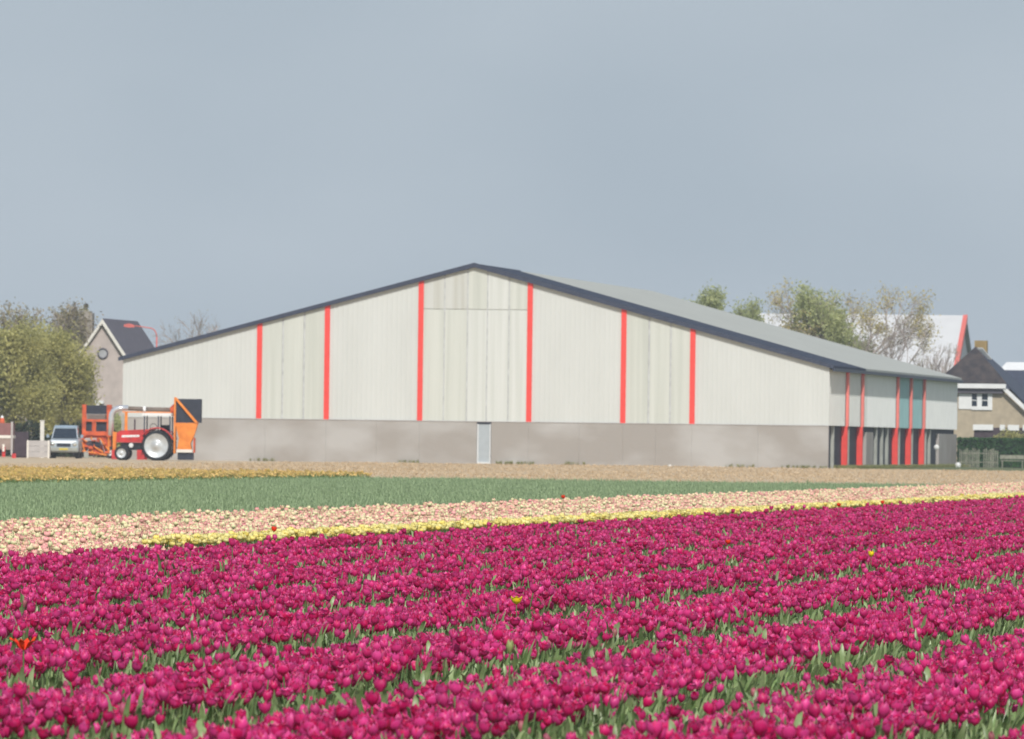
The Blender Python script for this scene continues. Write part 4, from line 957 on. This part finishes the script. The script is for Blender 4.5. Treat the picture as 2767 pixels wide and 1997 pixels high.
MB().box(-2.5,-1.7,-.4,0,0,1.9).build('end_wall', M['tan'], an)
db = empty('dark_roofed_house', (wx(2745, 525), 525, 0), -TH); tag(db, 'house with large blue black roof at the right edge behind the farmhouse', 'house')
dz_ = hz(2740, 1006, 525)
MB().slab([(-2.2,-4,dz_-4),(9,-4,dz_-4),(9,0,dz_),(-1.2,0,dz_)], (0,0,.15)).build('roof', M['slateblue'], db); MB().box(-1.6,9,-3.6,6,0,dz_-4).build('wall', M['tan'], db)
MB().slab([(-1.2,0.02,dz_),(9,0.02,dz_),(9,4,dz_-4),(-1.2,4,dz_-4)], (0,0,.15)).build('roof', M['slateblue'], db)
wr = empty('white_shed', (wx(2745, 560), 560, 0), -TH); tag(wr, 'white roofed shed showing above the blue black roof at the right edge', 'shed')
s_ = hz(2740, 983, 560)
MB().slab([(-1.6,-3,s_-1.3),(9,-3,s_-1.3),(9,0,s_),(-.7,0,s_)], (0,0,.12)).build('roof', M['white'], wr); MB().box(-1.2,9,-2.8,4,0,s_-1.35).build('wall', M['white'], wr)
# hedge and picket fence
hd = empty('hedge', (wx(2700, 466), 466, 0)); tag(hd, 'clipped dark green hedge right of the barn in front of the farmhouse', 'hedge')
rg = np.random.default_rng(77); n = 9000
c = np.stack([rg.uniform(-2.6, 3.2, n), rg.uniform(-.6, .6, n), rg.uniform(.05, 1.78, n)], 1); sh = rg.random(n) < .6
c[sh, 1] = -.6 + rg.normal(0, .05, sh.sum()); tp = rg.random(n) < .2; c[tp, 2] = 1.78 + rg.normal(0, .04, tp.sum())
leafmesh('foliage', quads(c, .075, rg), M['hedge'], hd); MB().box(-2.55,3.1,-.5,.5,0,1.7).build('core', M['dkleaf'], hd)
fc = empty('picket_fence', (wx(2647, 462), 462, 0)); tag(fc, 'weathered upright picket fence below the hedge right of the barn', 'fence')
rr = random.Random(3)
x = wx(2595, 462) - fc.location.x
while x < wx(2700, 462) - fc.location.x:
    gap = abs(x - (wx(2654, 462)-fc.location.x)) < .12
    if not gap:
        w0 = rr.uniform(.045, .07); h0 = rr.uniform(1.08, 1.24); t = rr.uniform(-.015, .015)
        MB().prism([(x,0),(x+w0,0),(x+w0+t,h0-.05),(x+w0/2+t,h0),(x+t,h0-.05)], -.02, .02).build('picket', M['picket'], fc)
    x += rr.uniform(.10, .13)
b = MB(); b.box(wx(2595,462)-fc.location.x, wx(2700,462)-fc.location.x, .025,.06,.3,.36); b.build('rail', M['picket'], fc); 
MB().box(wx(2595,462)-fc.location.x, wx(2700,462)-fc.location.x, .025,.06,.85,.91).build('rail', M['picket'], fc)
bn = empty('bench', (wx(2738, 461), 461, 0)); tag(bn, 'low grey bench in front of the hedge at the right edge', 'bench')
MB().box(-.75,.75,-.2,.2,.42,.47).build('seat', M['picket'], bn); MB().box(-.75,.75,.2,.24,.55,.8).build('backrest', M['picket'], bn)
for x in (-.65,.6): MB().box(x,x+.06,-.18,.24,0,.415).build('leg', M['picket'], bn)
print('instances built; objects', len(S.objects))

# thin spring haze over the polder
hzm = bpy.data.materials.new('haze'); hzm.use_nodes = True; t = hzm.node_tree; t.nodes.clear()
ho = t.nodes.new('ShaderNodeOutputMaterial'); hv = t.nodes.new('ShaderNodeVolumePrincipled'); hv.inputs['Density'].default_value = .00027; hv.inputs['Color'].default_value = (.86,.92,1,1); hv.inputs['Anisotropy'].default_value = .0
t.links.new(hv.outputs[0], ho.inputs['Volume'])
tag(MB().box(-3100,3100,-400,5600,-1,14.5).build('haze', hzm), 'thin pale haze over the fields', kind='stuff')
